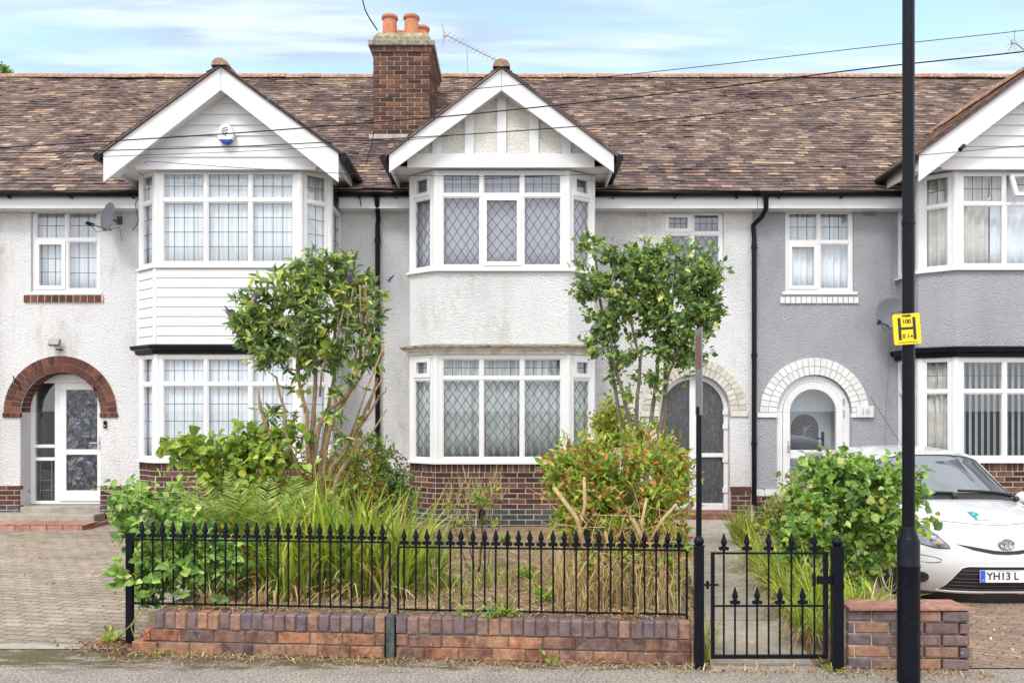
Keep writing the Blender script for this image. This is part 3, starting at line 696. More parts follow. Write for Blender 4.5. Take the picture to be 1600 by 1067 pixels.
# ------------------------------------------------------------------ house A: white with boarded bay
XA0, XA1, XC0, XC1 = -7.60, -1.99, 3.57, 10.4
hA = thing('terraced_house', 'white terraced house with red brick arch porch and white boarded bay', 'house', (-4.8, 12.35, 0))
bayA = bay_pts(-4.886, -2.895)
wA = (X(48, YF), X(156, YF), Hh(457, YF), Hh(325, YF))
house_shell(hA, XA0, XA1, WHITE_R, [(-5.246, -2.535)], [wA], (-6.70, .597, 1.66))
main_roof(hA, XA0, XA1, 11)
gutters(hA, [(XA0, -5.26), (-2.52, XA1)])
gable(hA, -3.885, 1.57, 6.27, 5.12, 4.73, 5.96, 'boards', 21, beam=(4.99, 5.1), bx=(1.32, 1.3))
def bay(h, P, lo, up, sillz, capz, upz, topz, tr0, tr1, kind, cols=(1, 1, 1), brick_low=.33, kw_lo={}, kw_up={}, base=0.0, panelmat=None):
    # plinth
    b = MB()
    for a, c in zip(P[:-1], P[1:]): bricks(b, a, c, base, sillz-.03, 0, low=base+.26, lowmat=1, cap=True, d=.0)
    b.build('bay_plinth', [BRICK, BLUEBRICK], h)
    b = MB(); band(b, P, base-.3, sillz-.033, -.06, -.008); b.build('plinth_mortar', MORTAR, h)
    # sill of the lower windows
    b = MB(); band(b, P, sillz-.03, sillz, -.09, .045); b.build('window_sill', UPVC, h, bevel=.004)
    # corner posts and windows
    for (z0, z1, tr, kw) in ((sillz, lo, tr0, kw_lo), (upz, topz, tr1, kw_up)):
        faces = [(0, 1), (1, 2), (2, 3), (3, 4), (4, 5)]
        for i in (1, 2, 3, 4):
            pm = MB(); pm.tube([(*offset_path(P, -.045)[i], z0), (*offset_path(P, -.045)[i], z1)], .058, 12)
            pm.build('corner_post', UPVC, h, smooth=True)
        for fi, (i, j) in enumerate(faces):
            A, B = Vector(P[i]), Vector(P[j]); d = (B-A).normalized(); m = .045
            A2, B2 = A+d*(m if i > 0 else 0), B-d*(m if j < 5 else 0)
            if fi == 2: window(h, A2, B2, z0, z1, cols, tr, **{k: v for k, v in kw.items() if k not in ('side_top',)})
            else:
                k2 = {k: v for k, v in kw.items() if k in ('lead', 'grid', 'glass')}
                g = k2.get('grid', ((4, 4), (4, 2))); k2['grid'] = ((2 if fi in (1, 3) else 2, g[0][1]), (2, g[1][1]))
                window(h, A2, B2, z0, z1, (1,), tr, fw=.05, top_sash=(0,) if kw.get('side_top') else (), **k2)
    # panel between the storeys
    if kind == 'boards':
        b = MB(); z = capz; Q = P
        n = 8; st = (upz-.03-capz)/n
        for k in range(n):
            za, zb = capz+k*st, capz+(k+1)*st
            profile_band(b, P, [(.0, za), (.022, za+.002), (.020, zb-.02), (.004, zb-.004), (.004, zb)])
        band(b, P, capz, upz-.03, -.08, -.01)
        b.build('bay_boarding', BOARD, h)
        for i in (1, 2, 3, 4):
            b = MB(); q = offset_path(P, .0)[i]; b.tube([(*q, capz), (*q, upz-.03)], .034, 10); b.build('corner_trim', UPVC, h, smooth=True)
    else:
        b = MB(); band(b, P, capz, upz-.03, -.1, .0); b.build('bay_wall', panelmat, h)
    b = MB(); band(b, P, upz-.03, upz, -.09, .05); b.build('window_sill', UPVC, h, bevel=.004)
bay(hA, bayA, 2.46, None, 1.00, 2.58, 3.665, 4.995, 2.05, 4.57, 'boards', kw_lo=dict(grid=((4, 4), (4, 2))), kw_up=dict(grid=((4, 4), (4, 2))))
b = MB(); profile_band(b, bayA, [(-.05, 2.46), (.03, 2.462), (.05, 2.48), (.055, 2.51), (.10, 2.53), (.115, 2.56), (.115, 2.585), (.0, 2.60)]); b.build('bay_cornice', BLACK, hA)
window(hA, (wA[0], YF+.04), (wA[1], YF+.04), wA[2], wA[3], (1, 1), Hh(374, YF), sash=(0,), grid=((3, 3), (3, 2)), sill=.03)
b = MB(); bricks(b, (X(38, YF), YF-.03), (X(162, YF), YF-.03), Hh(473, YF), Hh(461, YF), L=.105, C=.11); b.build('brick_sill', REDBRICK, hA)
b = MB(); b.box(X(38, YF)+.002, X(162, YF)-.002, YF-.022, YF+.01, Hh(473, YF)+.003, Hh(461, YF)-.003); b.build('sill_mortar', MORTAR, hA)
# porch arch, jamb plinths, steps, door
b = MB(); arch_bricks(b, -6.70, 1.66, .60, YF-.022, 2, .122, .05, 0, 180, 26)
b.T = None
for i in range(24):       # the reveal of the arch: bricks seen from below
    s, e = R(180*i/24+.4), R(180*(i+1)/24-.4)
    for (ya, yb) in ((YF+.02, YF+.125), (YF+.135, YF+.245)):
        q = [(-6.70+.592*math.cos(s), 1.66+.592*math.sin(s)), (-6.70+.605*math.cos(s), 1.66+.605*math.sin(s)), (-6.70+.605*math.cos(e), 1.66+.605*math.sin(e)), (-6.70+.592*math.cos(e), 1.66+.592*math.sin(e))]
        b.prism(q, ya, yb)
for sg in (-1, 1):
    for k in range(3): b.cbox(-6.70+sg*.72-.135+k*.09+.004, -6.70+sg*.72-.135+(k+1)*.09-.004, YF-.026, YF+.03, 1.585, 1.652, .004)
b.build('brick_arch', REDBRICK, hA)
b = MB(); n = 40
for i in range(n):
    t0, t1 = math.pi*i/n, math.pi*(i+1)/n
    b.prism([(-6.70+.603*math.cos(t0), 1.66+.603*math.sin(t0)), (-6.70+.84*math.cos(t0), 1.66+.84*math.sin(t0)), (-6.70+.84*math.cos(t1), 1.66+.84*math.sin(t1)), (-6.70+.603*math.cos(t1), 1.66+.603*math.sin(t1))], YF-.012, YF-.001)
b.build('arch_mortar', MORTAR, hA)
def plinth(h, runs, z1, low=None, z0=0.0, mats=None, mort=True):
    for a, c in runs:
        b = MB(); bricks(b, a, c, z0, z1, 0, low=low, lowmat=1, thick=.025); b.build('wall_plinth', mats or [BRICK, BLUEBRICK], h)
        if mort and abs(c[1]-a[1]) < .01:
            b = MB(); b.box(a[0]+.004, c[0]-.004, YF-.022, YF-.001, z0, z1-.003); b.build('plinth_mortar', MORTAR, h)
plinth(hA, (((XA0, YF-.03), (-7.297, YF-.03)), ((-7.297, YF-.03), (-7.297, YF+.24)), ((-6.103, YF-.03), (-5.25, YF-.03)), ((-6.103, YF+.24), (-6.103, YF-.03)), ((-2.53, YF-.03), (XA1, YF-.03))), .58, .26)
dz0 = .27; yd = 12.60
d = MB()
x0, x1 = -7.297, -6.103
d.box(x0, x0+.07, yd, yd+.07, dz0, 2.24); d.box(x1-.07, x1, yd, yd+.07, dz0, 2.24); d.box(x0+.07, x1-.07, yd, yd+.07, dz0, dz0+.05); d.box(x0+.07, x1-.07, yd, yd+.07, 2.10, 2.24)
xm = X(91, yd); d.box(xm-.055, xm+.03, yd, yd+.07, dz0+.05, 2.10)
for zc in (Hh(697, yd), Hh(717, yd)): d.box(x0+.07, xm-.055, yd, yd+.07, zc-.025, zc+.025)
dA = d.build('front_door', UPVC, hA, bevel=.006)
d = MB(); xl, xr = xm+.03, x1-.07; zz0, zz1 = dz0+.05, 2.10; q = .10
d.box(xl, xr, yd-.02, yd+.03, zz0, zz0+.16); d.box(xl, xr, yd-.02, yd+.03, zz1-.1, zz1); d.box(xl, xl+q, yd-.02, yd+.03, zz0+.16, zz1-.1); d.box(xr-q, xr, yd-.02, yd+.03, zz0+.16, zz1-.1)
zc = Hh(706, yd); d.box(xl+q, xr-q, yd-.02, yd+.03, zc-.04, zc+.04); d.build('door_leaf', UPVC, dA, bevel=.006)
# patterned glass of facets
FAC, ntf = newmat('facet_glass'); pf = pr(ntf, .22, .6); gf = N(ntf, 'ShaderNodeNewGeometry')
rf = ramp(ntf, gf.outputs['Random Per Island'], [(0, (.018, .02, .03)), (.5, (.045, .05, .065)), (.85, (.11, .12, .15)), (1, (.22, .23, .27))]); ntf.links.new(rf.outputs[0], pf.inputs['Base Color']); out(ntf, pf)
d = MB(); rr = random.Random(4)
xa, xb = xl+q, xr-q
for (za, zb) in ((zz0+.16, zc-.04), (zc+.04, zz1-.1)):
    d.add([(xa, yd+.012, za), (xb, yd+.012, za), (xb, yd+.012, zb), (xa, yd+.012, zb)], [(0, 1, 2, 3)])
    for k in range(int(330*(zb-za))):
        cx_, cz_ = rr.uniform(xa, xb), rr.uniform(za, zb); t = rr.uniform(0, 6.28); s_ = rr.uniform(.03, .085)
        tri = []
        for a_ in (0, rr.uniform(1.2, 2.4), rr.uniform(3.2, 4.6)):
            tri.append((min(xb, max(xa, cx_+s_*math.cos(t+a_))), yd+.011-rr.uniform(0, .010), min(zb, max(za, cz_+s_*math.sin(t+a_)))))
        d.add(tri, [(0, 1, 2)])
d.build('patterned_pane', FAC, dA)
d = MB(); d.add([(x0+.07, yd+.03, dz0+.05), (xm-.055, yd+.03, dz0+.05), (xm-.055, yd+.03, 2.10), (x0+.07, yd+.03, 2.10)], [(0, 1, 2, 3)]); d.build('side_pane', GLASS, dA)
d = MB(); d.tube([(xr-.05, yd-.06, 1.24), (xr-.05, yd-.075, 1.2), (xr-.17, yd-.075, 1.2)], .01, 8); d.box(xr-.07, xr-.035, yd-.03, yd-.019, 1.1, 1.3); d.build('door_handle', STEEL, dA, smooth=True)
s = MB(); s.box(-7.62, -6.02, 11.98, 12.33, 0, .185); s.build('porch_step', CONC, hA, bevel=.012)
s = MB(); s.box(-7.292, -6.108, 12.33, yd+.1, -.0, .262); s.build('door_threshold', CONC, hA, bevel=.008)
s = MB(); bricks(s, (-8.3, 11.62), (-6.0, 11.62), .002, .085, L=.225, C=.08); bricks(s, (-6.0, 11.62), (-5.9, 12.3), .002, .085, L=.225, C=.08)
u = -8.3
while u < -6.02: s.box(u+.004, u+.108, 11.625, 11.97, .088, .098+random.uniform(0, .004)); u += .112
s.build('brick_step', islandmat('pink_step_brick', [(0, (.34, .17, .12)), (1, (.46, .27, .20))], .9, .2, namt=.3), hA)
s = MB(); s.box(-8.3, -6.0, 11.628, 11.98, -.05, .084); s.build('step_base', DMORTAR, hA)
vent(hA, 178, 189, 325, 338, BOARD)
# inner hall furniture stands in dark: a white wire rack seen through the side light
b = MB(); xr_ = X(72, 12.95)
for sg in (-.09, .09): b.tube([(xr_+sg, 12.95, .3), (xr_+sg, 12.95, .85)], .008, 6)
b.tube([(xr_+.09*math.cos(R(a_)), 12.95, .85+.09*math.sin(R(a_))) for a_ in range(0, 181, 20)], .008, 6)
for zz in (.45, .6, .75): b.tube([(xr_-.09, 12.95, zz), (xr_+.09, 12.95, zz)], .006, 6)
tag(b.build('wire_rack', BOARD), 'small white arched wire rack behind the porch side glass', 'rack')

NETP = offset_path(bayA, -.09)
curtain(NETP[0:6], 1.02, 2.44, NET, 'white net curtain in the lower boarded bay window', .010, .07)
curtain(NETP[0:6], 3.68, 4.97, NET, 'white net curtain in the upper boarded bay window', .010, .07)
curtain([(wA[0], YF+.14), (wA[1], YF+.2)], wA[2], wA[3], NET, 'white net curtain in the small window beside grey dish', .010, .06)

# ------------------------------------------------------------------ house B: white, cream arch, timbered gable
hB = thing('terraced_house', 'white roughcast terraced house with diamond leaded bay behind the garden fence', 'house', (.8, 12.35, 0))
bayB = bay_pts(-1.053, .775, .385)
wB = (X(1034, YF), X(1131, YF), Hh(460, YF), Hh(328, YF))
house_shell(hB, XA1+.0, XC0, WHITE_R, [(-1.438, 1.16)], [wB], (X(1085, YF), .53, 1.69))
main_roof(hB, XA1, XC0, 12)
gutters(hB, [(XA1+.002, -1.45), (1.17, XC0)])
gable(hB, -.14, 1.50, 6.25, 5.10, 4.86, 5.955, 'timber', 23, beam=(4.98, 5.17), bx=(1.28, 1.26))
dk = dict(lead=('dia', 'grid'), grid=((4, 4), (4, 2)), side_top=True)
bay(hB, bayB, 2.455, None, .985, 2.57, 3.62, 4.985, 2.13, 4.635, 'render', kw_lo=dict(dk, glass=GLASS), kw_up=dict(dk, sash=(1,), glass=GLASS), base=.05, panelmat=WHITE_R)
b = MB(); profile_band(b, bayB, [(-.05, 2.455), (.02, 2.457), (.03, 2.49), (.06, 2.515), (.075, 2.545)]); b.build('bay_cornice', OLDPAINT, hB)
b = MB(); profile_band(b, bayB, [(.075, 2.545), (.125, 2.548), (.128, 2.572), (.0, 2.60)]); b.build('cornice_flashing', simple('mossy_slate', (.26, .22, .16), .9, .1, var=.6, scale=14, bs=.8), hB)
window(hB, (wB[0], YF+.04), (wB[1], YF+.04), wB[2], wB[3], (1, 1), Hh(364, YF), lead=('dia', 'grid'), top_sash=(0,), grid=((4, 4), (4, 2)), sill=.04, glass=GLASS2)
cxB = X(1085, YF)
b = MB(); arch_bricks(b, cxB, 1.69, .535, YF-.018, 2, .12, .05, 0, 180, 24)
for sg in (-1, 1): b.cbox(cxB+sg*.66-.13, cxB+sg*.66+.13, YF-.03, YF+.03, 1.60, 1.682, .004)
b.build('painted_arch', CBRICK, hB)
b = MB(); fd = YF+.10
door_arch_frame(b, cxB, .527, 1.69, fd, fd+.08, .20, .065); b.box(cxB-.05, cxB+.05, fd, fd+.08, .20, 2.15); b.box(cxB-.46, cxB+.46, fd+.001, fd+.079, .20, .30)
b.box(cxB+.05, cxB+.46, fd+.002, fd+.078, .99, 1.05); b.box(cxB-.46, cxB-.05, fd+.002, fd+.078, .99, 1.05)
dB = b.build('front_door', UPVC, hB, bevel=.005)
b = MB(); n = 20; b.add([(cxB+.5*math.cos(math.pi*k/n), fd+.04, 1.69+.5*math.sin(math.pi*k/n)) for k in range(n+1)]+[(cxB-.5, fd+.04, .25), (cxB+.5, fd+.04, .25)], [tuple(range(n+3))]); b.build('obscure_pane', OBSC, dB)
for zz in (1.66, 1.45, .95, .5): b = MB(); b.box(cxB+.44, cxB+.52, fd-.02, fd-.001, zz-.035, zz+.035); b.build('door_hinge', UPVC, dB)
plinth(hB, (((cxB+.53, YF-.03), (XC0-.03, YF-.03)), ((1.17, YF-.03), (cxB-.53, YF-.03)), ((XA1+.03, YF-.03), (-1.44, YF-.03))), .50)
b = MB(); b.box(cxB+.53, XC0-.03, YF-.035, YF, .502, .56); b.build('plinth_coping', REDBRICK, hB, bevel=.004)
b = MB(); b.box(cxB-.55, cxB+.55, 12.02, YF+.1, .02, .20); b.build('door_step', simple('worn_red_step', (.22, .11, .08), .9, .2, var=.5, scale=9), hB, bevel=.01)
b = MB(); b.box(cxB-.42, cxB+.42, 11.72, 12.01, .02, .11); b.build('lower_step', CONC, hB, bevel=.01)
vent(hB, 993, 1012, 327, 340, CREAM_R)
b = MB(); T, W = frame(bayB[2], bayB[3]); b.box(X(746, YB), X(757, YB), YB-.012, YB-.004, Hh(810, YB), Hh(795, YB)); 
for k in range(5): b.box(X(747, YB), X(756, YB), YB-.02, YB-.013, Hh(809, YB)+k*.026, Hh(809, YB)+k*.026+.01)
b.build('air_vent', BLACK, hB)
# rendered panel seams and fascia trim: the frieze above the bay
NETB = offset_path(bayB, -.105)
curtain(NETB, .99, 2.44, NETG, 'pleated grey net curtain in the lower diamond leaded bay window', .028, .11)
curtain(NETB, 3.63, 4.97, NETD, 'dull grey net curtain in the upper diamond leaded bay window', .008, .08)
curtain([(wB[0], YF+.14), (wB[1], YF+.2)], wB[2], wB[3], NETD, 'dull net curtain in the small window behind the tree crown', .008, .08)
pipe(hB, [(X(588, 12.05), 12.05, 4.79), (X(589, 12.1), 12.12, 4.68), (X(590, 12.2), 12.27, 4.5), (X(591, YF), YF-.06, 4.42), (X(591, YF), YF-.06, .1)], .036, (4.2, 2.6, 1.1))
# chimney
ch = MB(); cx0, cx1, cy0, cy1 = -2.263, -1.335, 13.56, 14.96; zb, zt = 5.6, 7.53
for a, c in (((cx0, cy0), (cx1, cy0)), ((cx1, cy0), (cx1, cy1)), ((cx0, cy1), (cx0, cy0)), ((cx1, cy1), (cx0, cy1))): bricks(ch, a, c, zb, zt, 0, thick=.03)
ex = .04
for a, c in (((cx0-ex, cy0-ex), (cx1+ex, cy0-ex)), ((cx1+ex, cy0-ex), (cx1+ex, cy1+ex)), ((cx0-ex, cy1+ex), (cx0-ex, cy0-ex)), ((cx1+ex, cy1+ex), (cx0-ex, cy1+ex))): bricks(ch, a, c, zt, zt+.075, 0, C=.075, thick=.03)
cho = ch.build('chimney', CHBRICK, hB)
m_ = MB(); m_.box(cx0+.012, cx1-.012, cy0+.012, cy1-.012, zb, zt); m_.box(cx0-ex+.01, cx1+ex-.01, cy0-ex+.01, cy1+ex-.01, zt, zt+.072); m_.build('chimney_mortar', MORTAR, cho)
m_ = MB(); e2 = .075; m_.box(cx0-e2, cx1+e2, cy0-e2, cy1+e2, zt+.076, zt+.165); m_.build('chimney_cap', FLAUNCH, cho, bevel=.012)
m_ = MB(); m_.box(cx0-.0, cx1+.0, cy0, cy1, zt+.165, zt+.24)
m_.add([(cx0-.0, cy0, zt+.24), (cx1, cy0, zt+.24), (cx1, cy1, zt+.24), (cx0, cy1, zt+.24), (cx0+.07, cy0+.07, zt+.34), (cx1-.07, cy0+.07, zt+.34), (cx1-.07, cy1-.07, zt+.34), (cx0+.07, cy1-.07, zt+.34)], [(0, 1, 5, 4), (1, 2, 6, 5), (2, 3, 7, 6), (3, 0, 4, 7), (4, 5, 6, 7)])
m_.build('chimney_crown', YLICH, cho)
for (ppx, yy) in ((609, 13.75), (643, 13.75), (625, 14.35), (659, 14.15)):
    m_ = MB(); m_.lathe((X(ppx, yy), yy, zt+.3), [(.125, 0), (.118, .16), (.112, .29), (.125, .30), (.137, .315), (.137, .345), (.125, .36), (.10, .36), (.095, .2)], 20); m_.build('chimney_pot', POT, cho, smooth=True)
# lead and mortar at the chimney foot
m_ = MB(); m_.box(cx0-.06, cx1+.06, cy0-.05, cy0-.012, 6.1, 6.17); m_.build('flashing', simple('pale_mortar_fillet', (.42, .39, .34), .9, .1, var=.3), cho)

# ------------------------------------------------------------------ house C: grey roughcast
hC = thing('terraced_house', 'grey roughcast terraced house with white painted arch beside the white car', 'house', (7, 12.35, 0))
bayC = bay_pts(6.08, 8.02, .36)
wC = (X(1227, YF), X(1334, YF), Hh(457, YF), Hh(326, YF))
cxC = X(1272, YF)
house_shell(hC, XC0+.0, XC1, GREY_R, [(5.72, 8.38)], [wC], (cxC, .555, 1.66))
main_roof(hC, XC0, XC1, 13)
gutters(hC, [(XC0+.01, 5.71), (8.39, XC1)])
gable(hC, 7.05, 1.62, 6.30, 5.10, 4.74, 5.98, 'boards', 25, beam=(4.99, 5.1), bx=(1.36, 1.36))
bay(hC, bayC, 2.42, None, 1.00, 2.56, 3.635, 4.97, 1.95, 4.52, 'render', kw_lo=dict(lead=('none', 'grid'), grid=((1, 1), (1, 2))), kw_up=dict(grid=((1, 1), (4, 2)), lead=('none', 'grid'), opened=(1, 1)), panelmat=GREY_R, base=-.15)
b = MB(); profile_band(b, bayC, [(-.05, 2.42), (.04, 2.42), (.045, 2.47), (.10, 2.49), (.115, 2.555), (.0, 2.575)]); b.build('bay_cornice', BLACK, hC)
# the open top light of the upper bay: hinged at its top, swung out
f = MB(); f.T = Matrix.Translation((6.80, YB-.02, 4.92)) @ Matrix.Rotation(R(-22), 4, 'X'); W_ = .66; Hs = .36
f.box(0, W_, -.02, .03, -Hs, -Hs+.05); f.box(0, W_, -.02, .03, -.05, 0); f.box(0, .05, -.02, .03, -Hs+.05, -.05); f.box(W_-.05, W_, -.02, .03, -Hs+.05, -.05)
so_ = f.build('open_sash', UPVC, hC, bevel=.005); tag(so_, 'white top light swung open')
g = MB(); g.T = f.T; g.add([(.05, 0, -Hs+.05), (W_-.05, 0, -Hs+.05), (W_-.05, 0, -.05), (.05, 0, -.05)], [(0, 1, 2, 3)]); g.build('pane', GLASS, so_)
g = MB(); g.T = f.T
for k in range(1, 4): g.box(.05+(W_-.1)*k/4-.004, .05+(W_-.1)*k/4+.004, -.006, -.002, -Hs+.05, -.05)
g.box(.05, W_-.05, -.007, -.003, -Hs/2-.004, -Hs/2+.004); g.build('leading', LEAD, so_)
window(hC, (wC[0], YF+.03), (wC[1], YF+.03), wC[2], wC[3], (1, 1), Hh(378, YF), sash=(0,), lead=('none', 'grid'), grid=((1, 1), (3, 2)), sill=.05)
b = MB(); bricks(b, (X(1218, YF), YF-.03), (X(1341, YF), YF-.03), Hh(475, YF), Hh(464, YF), L=.078, C=.1); b.build('painted_sill', WBRICK, hC)
b = MB(); arch_bricks(b, cxC, 1.66, .56, YF-.02, 2, .128, .05, 0, 180, 24)
for sg in (-1, 1):
    b.cbox(cxC+sg*.70-.15, cxC+sg*.70+.15, YF-.032, YF+.03, 1.585, 1.652, .004)
b.build('painted_arch', WBRICK, hC)
b = MB(); n = 40
for i in range(n):
    t0, t1 = math.pi*i/n, math.pi*(i+1)/n
    b.prism([(cxC+r_*math.cos(t_), 1.66+r_*math.sin(t_)) for r_, t_ in ((.562, t0), (.805, t0), (.805, t1), (.562, t1))], YF-.008, YF-.001)
b.build('arch_mortar', GREY_R, hC)
b = MB(); fd = YF+.05; door_arch_frame(b, cxC, .552, 1.66, fd, fd+.08, .10, .10); b.box(cxC-.452, cxC+.452, fd, fd+.08, .1, .16)
dC = b.build('front_door', UPVC, hC, bevel=.005)
b = MB(); yl = fd-.012
door_arch_frame(b, cxC, .448, 1.66, yl, yl+.06, .165, .105)
zsp = Hh(614, fd); zbt, zmid = Hh(703, fd), Hh(716, fd)
b.box(cxC-.343, cxC+.343, yl, yl+.06, zmid, zbt); b.box(cxC-.343, cxC+.343, yl, yl+.06, .165, .3)
leafC = b.build('door_leaf', UPVC, dC, bevel=.005)
b = MB(); b.box(X(1257, fd), X(1285, fd), yl-.012, yl-.001, Hh(714, fd), Hh(706, fd)); b.build('letterbox', ALU, dC, bevel=.003)
b = MB(); b.box(X(1231, fd)-.01, X(1231, fd)+.012, yl-.012, yl-.001, Hh(707, fd), Hh(688, fd)); b.tube([(X(1231, fd), yl-.01, Hh(696, fd)), (X(1231, fd), yl-.06, Hh(696, fd)), (X(1231, fd)+.0, yl-.06, Hh(706, fd))], .009, 8); b.build('door_handle', STEEL, dC, smooth=True)
for py in (606, 627, 645, 695): b = MB(); b.box(X(1318, fd)-.012, X(1318, fd)+.012, yl-.016, yl-.001, Hh(py, fd)-.045, Hh(py, fd)+.045); b.build('door_hinge', ALU, dC)
b = MB(); n = 20; b.add([(cxC+.35*math.cos(math.pi*k/n), yl+.03, 1.66+.35*math.sin(math.pi*k/n)) for k in range(n+1)]+[(cxC-.35, yl+.03, .25), (cxC+.35, yl+.03, .25)], [tuple(range(n+3))]); b.build('pane', GLASS, dC)
# inner door of the porch
yi = YF+.42
b = MB(); b.box(cxC-.75, cxC+.9, yi+.05, yi+.1, .0, 2.5); b.build('porch_wall', simple('porch_plaster', (.5, .5, .5), .8, .2), hC)
b = MB(); b.box(cxC-.38, cxC+.42, yi, yi+.045, .2, 2.2)
for zz in (.62, .74, .86): b.box(cxC-.30, cxC+.34, yi-.012, yi-.001, zz, zz+.08)
b.box(cxC-.22, cxC+.02, yi-.02, yi-.013, .98, 1.04)
ind = b.build('inner_door', DOORGREY, hC, bevel=.004)
b = MB(); cxi = X(1257, yi); 
b.add([(cxi+.21*math.cos(math.pi*k/n), yi-.008, 1.42+.21*math.sin(math.pi*k/n)) for k in range(n+1)]+[(cxi-.21, yi-.008, 1.08), (cxi+.21, yi-.008, 1.08)], [tuple(range(n+3))], 0)
b.build('inner_pane', FAC, ind)
b = MB()
for k in range(14):
    t = 6.283*k/14; b.tube([(cxi, yi-.015, 1.40), (cxi+.10*math.cos(t), yi-.015, 1.40+.15*math.sin(t))], .004, 5)
    b.ball((cxi+.10*math.cos(t), yi-.015, 1.40+.15*math.sin(t)), .012, 6)
b.build('cut_glass_pattern', ALU, ind)
b = MB(); b.box(cxC+.26, cxC+.30, yi-.02, yi-.001, 1.12, 1.36); b.tube([(cxC+.28, yi-.02, 1.26), (cxC+.28, yi-.06, 1.26), (cxC+.17, yi-.06, 1.26)], .011, 8); b.build('door_handle', BLACK, ind)
plinth(hC, (((XC0+.01, YF-.03), (cxC-.56, YF-.03)), ((cxC+.56, YF-.03), (5.72, YF-.03))), .42, z0=-.2)
for xa_, xb_ in ((XC0+.01, cxC-.56), (cxC+.56, 5.72)): b = MB(); b.box(xa_, xb_, YF-.036, YF, .422, .52); b.build('plinth_coping', WBRICK, hC, bevel=.004)
b = MB(); b.box(cxC-.56, cxC+.56, YF-.25, YF+.05, -.2, .10); b.build('door_step', CONC, hC, bevel=.01)
vent(hC, 1349, 1368, 327, 338, simple('grey_clay', (.28, .28, .30), .9))
NETC = offset_path(bayC, -.10)
b_ = NETC
curtain([NETC[1], NETC[2], (6.62, YB+.17)], 3.64, 4.94, DRAPE, 'cream drape at the left of the upper grey house bay', .03, .12, name='drape', group=None)
curtain([(6.66, YB+.2), (7.0, YB+.2), NETC[3], NETC[4]], 3.64, 4.94, NET, 'pale net curtain beside the cream drape of upper grey bay', .02, .10)
curtain([(wC[0], YF+.14), (wC[1], YF+.2)], wC[2], wC[3], NET, 'white curtain in the small window of the grey house', .022, .10)
curtain([NETC[0], NETC[1], NETC[2], (NETC[2][0]+.05, NETC[2][1])], 1.02, 2.38, DRAPE, 'cream drape in the lower left side of the grey bay', .02, .1, name='drape')
bl = MB(); x = 6.22
while x < 8.0:
    bl.T = Matrix.Translation((x, YB+.2, 0)) @ Matrix.Rotation(R(38), 4, 'Z'); bl.box(-.043, .043, -.001, .001, 1.03, 2.38); x += .085
bl.T = None; bl.box(6.1, 8.0, YB+.17, YB+.21, 2.38, 2.415)
tag(bl.build('vertical_blind', BLIND), 'grey vertical slat blind in the lower bay above the car', 'blind')
pipe(hC, [(X(1197, 12.05), 12.05, 4.80), (X(1197, 12.1), 12.1, 4.62), (X(1190, 12.2), 12.2, 4.52), (X(1177, 12.28), YF-.06, 4.42), (X(1176.5, YF), YF-.06, 4.25), (X(1176.5, YF), YF-.06, .3)], .036, (4.1, 2.5, 1.2))
b = MB(); b.tube([(X(1395, YF), YF-.03, 4.7), (X(1382, YF), YF-.015, 1.2)], .006, 6); b.build('wall_cable', simple('grey_cable', (.3, .3, .33), .6), hC)

# far left neighbour: only its roof comes into view
hD = thing('terraced_house', 'terraced house at the far left edge showing only brown roof tiles', 'house', (-9.5, 12.35, 0))
house_shell(hD, -12.6, XA0, WHITE_R, [], []); main_roof(hD, -12.6, XA0, 14); gutters(hD, [(-12.6, XA0-.01)])
pipe(hD, [(XA0-.06, 12.1, 4.8), (XA0-.09, YF-.06, 4.4), (XA0-.09, YF-.06, .1)], .036, (2.75, 1.05))

# ------------------------------------------------------------------ garden wall, railings, gate
def yw(x): return 5.53-.0732*(x-1.212)
gw = thing('garden_wall', 'low garden wall of mixed purple and orange brick under the long railings', 'wall', (-.7, 5.7, 0))
def wall_run(xa, xb, first, stagger=0):
    b = MB(); A, B = (xa, yw(xa)), (xb, yw(xb)); T, W = frame(A, B); b.T = T
    for row in range(2):
        u = -((first+row*.5) % 1)*.228-(stagger*(.12-.06*row) if stagger else 0); lo = -stagger*(.16-.08*row)
        while u < W-.01:
            a, c = max(u, lo)+.0035, min(u+.228, W)-.0035
            if c-a > .03:
                j = random.uniform(-.004, .005); zj = random.uniform(-.003, .003)
                b.cbox(a, c, j, .10, .0+row*.085+.0035+zj, (row+1)*.085-.0035+zj, .006)
            u += .228
    o1 = b
    b2 = MB(); b2.T = T; m = round(W/.079); s_ = W/m
    for k in range(m):
        j = random.uniform(-.006, .006); zj = random.uniform(-.004, .004)
        b2.cbox(k*s_+.003, (k+1)*s_-.003, j-.004, .105, .175+zj, .287+zj, .008)
    m_ = MB(); m_.T = T; m_.box(.02, W-.01, .010, .09, -.2, .278)
    return o1, b2, m_
a1 = wall_run(-2.50, -.865, .35, 1); a2 = wall_run(-.795, 1.19, .1)
for q, nm, mt in ((0, 'brick_course', WALLBRICK), (1, 'brick_coping', CAPBRICK), (2, 'mortar_core', DMORTAR)):
    a1[q].T = None; n_ = len(a1[q].v); a1[q].add(a2[q].v, a2[q].f); a1[q].build(nm, mt, gw)
b = MB(); b.T = frame((-.858, yw(-.858)), (-.80, yw(-.80)))[0]; b.cbox(0, .056, -.012, .05, 0, .30, .004); b.build('wall_strip', simple('weathered_dark_metal', (.06, .075, .07), .8, .3, var=.6, scale=25, bs=.6), gw)
pw = thing('garden_wall', 'short brick wall with a thin red coping between gate and driveway', 'wall', (2.6, 5.5, 0))
b = MB()
